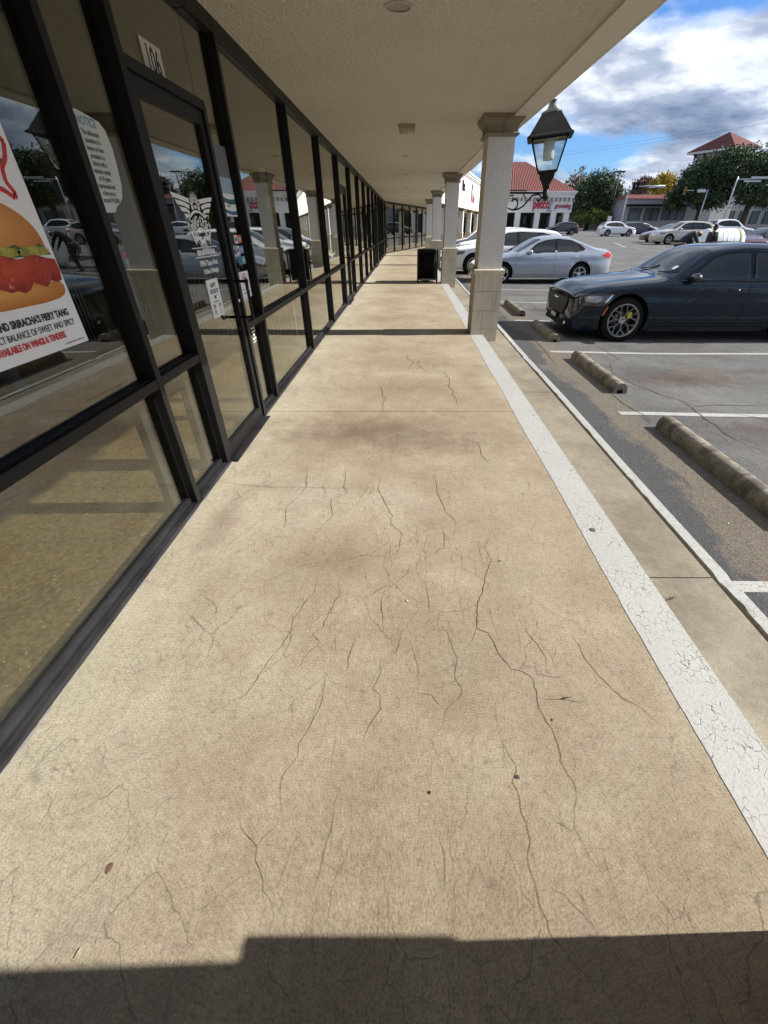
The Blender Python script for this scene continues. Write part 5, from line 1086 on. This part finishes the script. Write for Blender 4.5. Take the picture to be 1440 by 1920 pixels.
T(90,1640,436,[(1600,330,60,46),(1680,340,60,50)],M['leaf'],9000,.5,'dark oak far right beyond the frame edge',tr=.6,seed=13)
# far hedge mass
random.seed(21); bm=NB()
for i in range(9000):
    x=random.uniform(20,210); y=random.uniform(168,190); z=random.random()**1.6*random.uniform(5,9)*(1+.25*math.sin(x*.11)); p=Vector((x,y,z)); a=Vector((random.gauss(0,1),random.gauss(0,1),random.gauss(0,1))).normalized(); d=a.cross(Vector((random.gauss(0,1),random.gauss(0,1),random.gauss(0,1)))).normalized(); s=random.uniform(.6,1.3)
    bm.faces.new([bm.verts.new(p+a*s),bm.verts.new(p+d*s*.6),bm.verts.new(p-a*s),bm.verts.new(p-d*s*.6)])
tag(mk('distant_tree_belt',bm,M['leaf']),'dark belt of trees along the horizon behind the shops','trees',kind='stuff')
# ---------------------------------------------------------------- low shop, brown shop, tower
def facade(name,label,u0,u1,k,vt,vb,mat_,roof=None,wins=(),dep=9,mul=4,canopy=None):
    a=atd(u0,vb,k); b=atd(u1,vb,k); zt=atd(u0,vt,k).z; g=zl(a.x,a.y)-.3; t=empty(name,(0,0,0),0,label,'building')
    bm=NB(); box(bm,a.x,b.x,a.y,a.y+dep,g,zt); mk('wall',bm,mat_,t)
    if roof: zr=atd(u0,roof,k).z; bm=NB(); hip(bm,a.x-.3,b.x+.3,a.y-.3,a.y+dep,zt+.003,zr,1.2,2.5); mk('roof',bm,M['tile'],t)
    for (w0,w1,v0,v1) in wins:
        p=atd(w0,v1,k); q=atd(w1,v0,k); f=NB(); box(f,p.x,q.x,a.y-.08,a.y+.05,p.z,q.z); fo=mk('window',f,M['darkw'],t)
        bm=NB(); n=max(1,int((q.x-p.x)/1.3))
        for i in range(n+1): x=p.x+(q.x-p.x)*i/n; box(bm,x-.06,x+.06,a.y-.14,a.y-.085,p.z,q.z)
        mk('window_bars',bm,M['black'],fo)
    if canopy: p=atd(canopy[0],canopy[2],k); q=atd(canopy[1],canopy[2],k); bm=NB(); box(bm,p.x,q.x,a.y-1.6,a.y-.01,p.z,p.z+.35); mk('canopy',bm,M['black'],t)
    return t,a,b
M['darkw']=flat('dim_window_pane',(.10,.12,.12),.15,0,var=.4,scale=.4)
facade('low_shop',"long low grey shop with a red tiled roof edge and tall barred windows",1160,1296,92,374,430,M['greywall'],366,((1172,1193,391,414),(1201,1226,391,414),(1233,1274,389,413)),canopy=(1164,1276,388))
facade('brown_shop','plain dark brown shop wall between the big oak and the low grey shop',1117,1158,108,394,431,M['brownwall'],None,((1120,1150,398,418),))
facade('gabled_shop','pale gabled shop front half hidden under the dark oaks',1300,1345,100,378,430,M['greywall'],None,((1305,1316,392,415),(1322,1340,390,414)))
facade('pillared_shop','bright pillared shop front glimpsed under the right hand oak',1352,1450,104,384,430,M['greywall'],None,((1358,1366,396,420),(1376,1388,396,420),(1398,1412,396,420),(1422,1438,396,420)))
# tower
def atZ(u,v,Z): r=ray(u,v); k=(Z-H)/r.z; return Vector((r.x*k,r.y*k,Z))
C_=atd(1379,274,88); Z=C_.z; Lf=atZ(1287,287,Z); Rt=atZ(1432,276,Z); Bk=Lf+Rt-C_; ctr=(Lf+Rt)/2; ap=Vector((ctr.x,ctr.y,Z)); r=ray(1369,247); kk=ctr.y/r.y; ap.z=H+r.z*kk; ap.x=r.x*kk
tw=empty('red_roofed_tower',(0,0,0),0,'square tower with a red pyramid roof rising above the dark oaks','building')
bm=NB(); vs=[bm.verts.new(v) for v in (Lf,C_,Rt,Bk)]; a=bm.verts.new(ap)
for i in range(4): bm.faces.new((vs[i],vs[(i+1)%4],a))
bm.faces.new(vs[::-1]); mk('roof',bm,M['tile'],tw)
bm=NB(); ins=[ctr+(v-ctr)*.74 for v in (Lf,C_,Rt,Bk)]; prism(bm,[(v.x,v.y) for v in ins],'z',0,Z-.35); mk('wall',bm,M['greywall'],tw)
bm=NB(); e=[ctr+(v-ctr)*.985 for v in (Lf,C_,Rt,Bk)]; prism(bm,[(v.x,v.y) for v in e],'z',Z-.38,Z-.02); mk('eaves_board',bm,M['white'],tw)
bm=NB()
for i in (0,1):
    for s_ in (.12,.38,.64,.9): p=ins[i].lerp(ins[i+1],s_); d=(p-ctr); d.z=0; d=d.normalized(); tube(bm,[(p.x,p.y,Z-1.8),(p.x+d.x*.9,p.y+d.y*.9,Z-.45)],.22,4)
mk('eaves_brackets',bm,M['darkin'],tw)
# ---------------------------------------------------------------- street poles, signals, wires
def pole(name,label,k,ub,vt,lab2='lamp post'):
    b=atd(ub,432,k); zt=atd(ub,vt,k).z; g=zl(b.x,b.y); t=empty(name,(b.x,b.y,g),0,label,lab2); return t,zt-g
t,h=pole('car_park_lamp','tall dark car park lamp with a flat twin head, rising behind the white crossover',62,1137.5,329)
bm=NB(); tube(bm,[(0,0,0),(0,0,h)],[.09,.06],8); mk('pole',bm,M['black'],t); bm=NB(); box(bm,-.72,-.12,-.25,.25,h-.02,h+.14,bev=.02); box(bm,.12,.72,-.25,.25,h-.02,h+.14,bev=.02); box(bm,-.2,.2,-.05,.05,h,h+.08); mk('lamp_head',bm,M['galvd'],t); bm=NB(); box(bm,-.3,.3,-.14,-.1,1.2,2.3); mk('pole_sign',bm,M['white'],t)
def mast(label,k,ub,vt,ue,col,heads,boards=()):
    b=atd(ub,432,k); g=zl(b.x,b.y); zt=atd(ub,vt,k).z-g; e=atd(ue,vt,k).x-b.x; t=empty('traffic_signal_mast',(b.x,b.y,g),0,label,'traffic signal','traffic signal masts')
    bm=NB(); tube(bm,[(0,0,0),(0,0,zt+.3)],[.13,.09],8); mk('pole',bm,col,t); bm=NB(); tube(bm,[(0,0,zt),(e*.5,0,zt+.15),(e,0,zt+.2)],[.08,.07,.05],6); mk('arm',bm,col,t)
    for hx,mt in heads:
        bm=NB(); box(bm,e*hx-.18,e*hx+.18,-.15,.12,zt-.45,zt+.65,bev=.02); s=mk('signal_head',bm,M[mt],t)
        for i,c in enumerate((.42,.1,-.22)): bm=NB(); lathe(bm,[(.12,-.17),(.12,-.152)],12,'y',(e*hx,0,zt+c)); mk('signal_lens',bm,M['blackm'],s)
    for x0,x1,z0,z1 in boards: bm=NB(); box(bm,e*x0,e*x1,-.16,-.12,zt+z0,zt+z1); mk('sign_board',bm,col,t)
mast('grey signal mast with dark signal heads, left of the low grey shop',74,1161,354,1224,M['galv'],[(.12,'blackm'),(.22,'blackm')],[(.55,1.0,-.1,.2)])
mast('signal mast whose arm points left with a yellow backed signal, before the gabled shop',78,1303,362,1262,M['galv'],[(.98,'yel'),(.55,'blackm')],[(.1,.45,-.1,.35)]) if M.setdefault('yel',flat('yellow_backplate',(.35,.20,.08))) else None
mast('bright galvanised signal mast whose long arm reaches out of the right edge',60,1349,341,1500,M['galv'],[(.42,'blackm'),(.8,'blackm')],[(.08,.28,-.28,-.12),(.15,.6,.14,.30)])
for i,(a,b,lab) in enumerate((((1068,366,70),(1470,318,60),'overhead wire crossing in front of the dark oaks'),((1000,292,75),(1480,214,60),'upper overhead wire crossing the clouds'),((1000,297,75),(1480,222,60),'second overhead wire crossing the clouds, just below the upper one'))):
    p,q=atd(*a),atd(*b); n=14; bm=NB(); tube(bm,[p.lerp(q,j/n)-Vector((0,0,.35*4*(j/n)*(1-j/n))) for j in range(n+1)],.008 if i else .022,4); tag(mk('overhead_wire',bm,M['black']),lab,'wire','overhead wires')
# ---------------------------------------------------------------- big white drum and people
dp=atd(1352,440,19.6); g=zl(dp.x,dp.y); t=empty('white_drum',(dp.x,dp.y,g),R(-6),'big white barrel with yellow bands lying on its side beside two people','drum')
M['yb']=flat('yellow_band',(.62,.56,.22),.5); M['drum']=flat('white_plastic_drum',(.72,.76,.72),.4,var=.06)
bm=NB(); lathe(bm,[(0,-.85),(.62,-.85),(.76,-.78),(.79,-.55),(.79,.55),(.76,.78),(.62,.85),(0,.85)],40,'x',(0,0,.79)); mk('barrel',bm,M['drum'],t,smooth=False)
for x in (-.52,.62):
    bm=NB(); lathe(bm,[(.785,x-.06),(.80,x-.05),(.80,x+.05),(.785,x+.06)],40,'x',(0,0,.79)); mk('band',bm,M['yb'],t)
for x in (-.15,.05,.35):
    bm=NB(); lathe(bm,[(.785,x-.02),(.797,x-.01),(.797,x+.01),(.785,x+.02)],40,'x',(0,0,.79)); mk('hoop',bm,M['drum'],t)
def skin(name,nodes,edges,m,parent,sub=2):
    me=bpy.data.meshes.new(name); me.from_pydata([n[0] for n in nodes],edges,[]); o=bpy.data.objects.new(name,me); COL.objects.link(o)
    md=o.modifiers.new('s','SKIN'); 
    for i,n in enumerate(nodes): r=n[1]; me.skin_vertices[0].data[i].radius=(r,r) if not isinstance(r,tuple) else r
    me.skin_vertices[0].data[0].use_root=True
    sb=o.modifiers.new('u','SUBSURF'); sb.levels=sub; sb.render_levels=sub
    dg=bpy.context.evaluated_depsgraph_get(); nm=bpy.data.meshes.new_from_object(o.evaluated_get(dg)); o.modifiers.clear(); o.data=nm; nm.name=name; nm.materials.clear(); nm.materials.append(m)
    for p in nm.polygons: p.use_smooth=True
    o.parent=parent; return o
def person(loc,rz,J,mats,label,hair=True):
    # J: joints dict in local metres (x forward, y left, z up)
    t=empty('person',loc,rz,label,'person'); V=lambda k:Vector(J[k])
    def hand(nodes,edges,iw,s,d):
        w=nodes[iw][0]; d=Vector(d).normalized(); sd=Vector((0,1,0)) if abs(d.y)<.8 else Vector((1,0,0)); sd=(sd-d*sd.dot(d)).normalized(); nr=d.cross(sd)
        nodes.append((w+d*.05,(.030,.018))); ip=len(nodes)-1; edges.append((iw,ip))
        for f,(off,ln) in enumerate(((-.030,.065),(-.010,.075),(.011,.070),(.030,.055))):
            a=w+d*.09+sd*off; b=a+d*ln*.5+nr*.006; c=b+d*ln*.4+nr*.018
            for q,r in ((a,.0095),(b,.0088),(c,.007)): nodes.append((q,r)); edges.append((ip if q is a else len(nodes)-2,len(nodes)-1))
        a=w+d*.035-sd*.042; b=a+d*.035-sd*.012; nodes.append((a,.011)); edges.append((ip,len(nodes)-1)); nodes.append((b,.009)); edges.append((len(nodes)-2,len(nodes)-1))
    nodes=[(V('pel'),(.15,.11)),(V('waist'),(.13,.10)),(V('chest'),(.16,.115)),(V('neck'),.058),(V('head')-Vector((0,0,.05)),.062)]; edges=[(0,1),(1,2),(2,3),(3,4)]
    for s in ('l','r'):
        b=len(nodes); nodes+=[(V('sh'+s),.058),(V('el'+s),.042),(V('wr'+s),.027)]; edges+=[(2,b),(b,b+1),(b+1,b+2)]; hand(nodes,edges,b+2,s,V('wr'+s)-V('el'+s))
    for s in ('l','r'):
        b=len(nodes); nodes+=[(V('hip'+s),.085),(V('kn'+s),.058),(V('an'+s),.040)]; edges+=[(0,b),(b,b+1),(b+1,b+2)]
    skin('body',nodes,edges,mats['skin'],t)
    hv=V('head'); up=(hv-V('neck')).normalized(); fw=Vector((1,0,0)); fw=(fw-up*fw.dot(up)).normalized(); lf=up.cross(fw); HM=Matrix((fw,lf,up)).transposed().to_4x4(); HM.translation=hv
    bm=NB(); ell(bm,(0,0,.03),(.095,.077,.115),20); ell(bm,(.02,0,-.055),(.065,.055,.06),14); ell(bm,(.102,0,.0),(.018,.013,.026),8)
    for s in (-1,1): ell(bm,(0,s*.078,.005),(.022,.010,.032),8)
    for s in (-1,1): ell(bm,(.083,s*.032,.028),(.012,.014,.009),8,1)
    ell(bm,(.085,0,-.055),(.012,.026,.007),8,2); bm.transform(HM); mk('head',bm,[mats['skin'],M['blackm'],M['redcar']],t)
    if hair: bm=NB(); ell(bm,(-.022,0,.062),(.100,.086,.100),18); ell(bm,(-.05,0,.0),(.06,.078,.075),14); bm.transform(HM); mk('hair',bm,mats['hair'],t)
    n=[(V('pel')+(V('waist')-V('pel'))*.1,(.185,.15)),(V('waist'),(.175,.145)),(V('chest'),(.215,.165)),(V('neck')-(V('neck')-V('chest'))*.2,.085)]; e=[(0,1),(1,2),(2,3)]
    for s in ('l','r'): b=len(n); n+=[(V('sh'+s),.098),(V('el'+s),.070),(V('wr'+s),.048)]; e+=[(2,b),(b,b+1),(b+1,b+2)]
    skin('jacket',n,e,mats['top'],t)
    n=[(V('pel'),(.165,.122))]; e=[]
    for s in ('l','r'): b=len(n); n+=[(V('hip'+s),.102),(V('kn'+s),.078),(V('an'+s),.062)]; e+=[(0,b),(b,b+1),(b+1,b+2)]
    skin('trousers',n,e,mats['legs'],t)
    for s in ('l','r'):
        a=V('an'+s); bm=NB(); ell(bm,(a.x+.055,a.y,.052),(.145,.050,.050),14); ell(bm,(a.x-.03,a.y,.085),(.06,.047,.055),12); box(bm,a.x-.095,a.x+.195,a.y-.048,a.y+.048,.0,.028,1,bev=.012)
        for k in range(3): box(bm,a.x+.02+.035*k,a.x+.032+.035*k,a.y-.0515,a.y+.0515,.035,.085-.008*k,2)
        mk('shoe',bm,[mats['shoe'],mats['sole'],M['paper']],t)
    return t
STAND=dict(pel=(0,0,.95),waist=(0,0,1.12),chest=(0,0,1.34),neck=(.01,0,1.50),head=(.03,0,1.62),shl=(0,.20,1.41),shr=(0,-.20,1.41),ell=(.0,.26,1.14),elr=(.04,-.26,1.14),wrl=(.10,.24,.92),wrr=(.16,-.22,.94),hipl=(0,.10,.90),hipr=(0,-.10,.90),knl=(.03,.11,.50),knr=(.02,-.11,.50),anl=(-.02,.11,.09),anr=(0,-.11,.09))
BEND=dict(pel=(-.15,0,.95),waist=(-.03,0,1.10),chest=(.17,0,1.26),neck=(.33,0,1.34),head=(.45,0,1.31),shl=(.22,.18,1.28),shr=(.22,-.18,1.28),ell=(.38,.20,1.02),elr=(.40,-.20,1.03),wrl=(.52,.14,.80),wrr=(.54,-.14,.82),hipl=(-.14,.10,.88),hipr=(-.14,-.10,.88),knl=(.0,.12,.50),knr=(-.08,-.12,.50),anl=(-.1,.12,.09),anr=(-.2,-.12,.09))
def cm(skinc,hairc,top,legs,shoe,sole): return dict(skin=flat('skin',skinc,.5),hair=flat('hair',hairc,.6),top=flat('cloth_top',top,.85),legs=flat('cloth_legs',legs,.85),shoe=flat('shoe_cloth',shoe,.6),sole=flat('shoe_sole',sole,.5))
q=atd(1337,440,18.4); person((q.x,q.y,zl(q.x,q.y)),R(5),STAND,cm((.16,.09,.06),(.01,.008,.007),(.018,.018,.02),(.02,.022,.03),(.02,.02,.02),(.05,.05,.05)),'person in dark clothes standing upright beside the big white barrel')
q=atd(1287,440,18.2); BD={k:(v[0]*1.15,v[1],v[2]*1.1) for k,v in BEND.items()}
for k in ('anl','anr'): BD[k]=(BD[k][0],BD[k][1],.09)
person((q.x,q.y,zl(q.x,q.y)),R(0),BD,cm((.30,.13,.09),(.04,.02,.015),(.014,.018,.028),(.014,.018,.025),(.02,.02,.02),(.05,.05,.05)),'person in dark clothes bending forward behind the dark blue car')
WALK=dict(STAND); WALK.update(knl=(.14,.10,.50),anl=(.20,.10,.09),anr=(-.16,-.10,.10),knr=(.0,-.10,.50))
person((-3.42,3.38,0),R(18),WALK,cm((.35,.2,.14),(.03,.02,.015),(.03,.03,.035),(.045,.075,.14),(.33,.33,.34),(.42,.24,.24)),'person in blue jeans and grey trainers inside the shop behind the poster pane')
# ---------------------------------------------------------------- litter on the walk
def pebble(u,v,r,lab,m,name='pebble',sc=(1,1,.5),z=0):
    p=atz(u,v,z); bm=NB(); bmesh.ops.create_icosphere(bm,subdivisions=2,radius=r); random.seed(int(u)); 
    for w_ in bm.verts: w_.co=Vector((w_.co.x*sc[0],w_.co.y*sc[1],w_.co.z*sc[2]))*random.uniform(.85,1.15)
    o=mk(name,bm,m,smooth=True); o.location=(p.x,p.y,z+r*sc[2]*.8); tag(o,lab,name.split('_')[-1],'specks on the walkway' )
pebble(763,1127,.006,'grey white crumb in the middle of the walkway','' or M['galv'],'crumb',(1.2,.8,.5)); pebble(937,1052,.005,'small dark crumb right of the walkway centre',M['crack'],'crumb'); pebble(970,1457,.007,'flattened dark gum spot beside the long crack',flat('gum_dark',(.06,.05,.045)),'gum_spot',(1.3,1,.12)); pebble(1035,1350,.004,'tiny dark crumb on the long right hand crack',M['crack'],'crumb',(.8,1.2,.5)) ; pebble(205,1628,.012,'flattened brown gum spot near the bottom left',flat('gum_brown',(.14,.09,.06)),'gum_spot',(.8,1.1,.05)); pebble(806,1486,.005,'small dark crumb low in the middle of the walkway',M['crack'],'crumb')
bm=NB(); p=atz(1111,994,0); lathe(bm,[(.0,.0045),(.016,.0046),(.019,.0038)],20,'z',(p.x,p.y,0)); tag(mk('anchor_plug',bm,flat('plug_grey',(.09,.09,.085),.8)),'round dark plug set in the white painted line','plug')
bm=NB(); p=atz(1062,1310,0)
for a in range(5): tube(bm,[(p.x,p.y,.004),(p.x+random.uniform(-.022,.03),p.y+random.uniform(-.012,.012),.008)],.0014,4)
tag(mk('dry_twig',bm,M['crack']),'tiny dry twig lying right of the walkway centre','twig')
bm=NB(); p=atz(1255,1125,-.1)
for a in range(6): tube(bm,[(p.x,p.y,-.094),(p.x+random.uniform(-.03,.06),p.y+random.uniform(-.02,.03),-.09)],.0014,4)
tag(mk('dry_twig',bm,M['bark']),'tiny dry twig on the lower strip beside the white line','twig')
bm=NB(); p=atz(146,1790,0); tube(bm,[(p.x-.004,p.y-.006,.003),(p.x+.004,p.y+.012,.006)],.0011,4); tag(mk('straw',bm,flat('straw_tan',(.5,.42,.25))),'pale bit of straw near the bottom left shadow edge','straw')
# ---------------------------------------------------------------- windborne grit along the kerb of the car park
random.seed(31); bm=NB()
for i in range(1500):
    x=random.gauss(2.3,.25) if i%3 else random.uniform(1.85,4.5); y=random.uniform(.4,7.5); s=random.uniform(.002,.006)
    if x<1.83: continue
    z=zl(x,y)+s*.5; bmesh.ops.create_cube  # small crumbs as tetra
    v=[bm.verts.new((x+random.uniform(-s,s),y+random.uniform(-s,s),z+random.uniform(0,s))) for _ in range(4)]
    for f in ((0,1,2),(0,1,3),(0,2,3),(1,2,3)): bm.faces.new([v[k] for k in f]).material_index=i%3
tag(mk('loose_grit',bm,[flat('grit_tan',(.30,.24,.16)),flat('grit_pale',(.5,.47,.4)),flat('grit_brown',(.10,.07,.05))]),'loose grit and leaf crumbs scattered along the kerb','grit',kind='stuff')
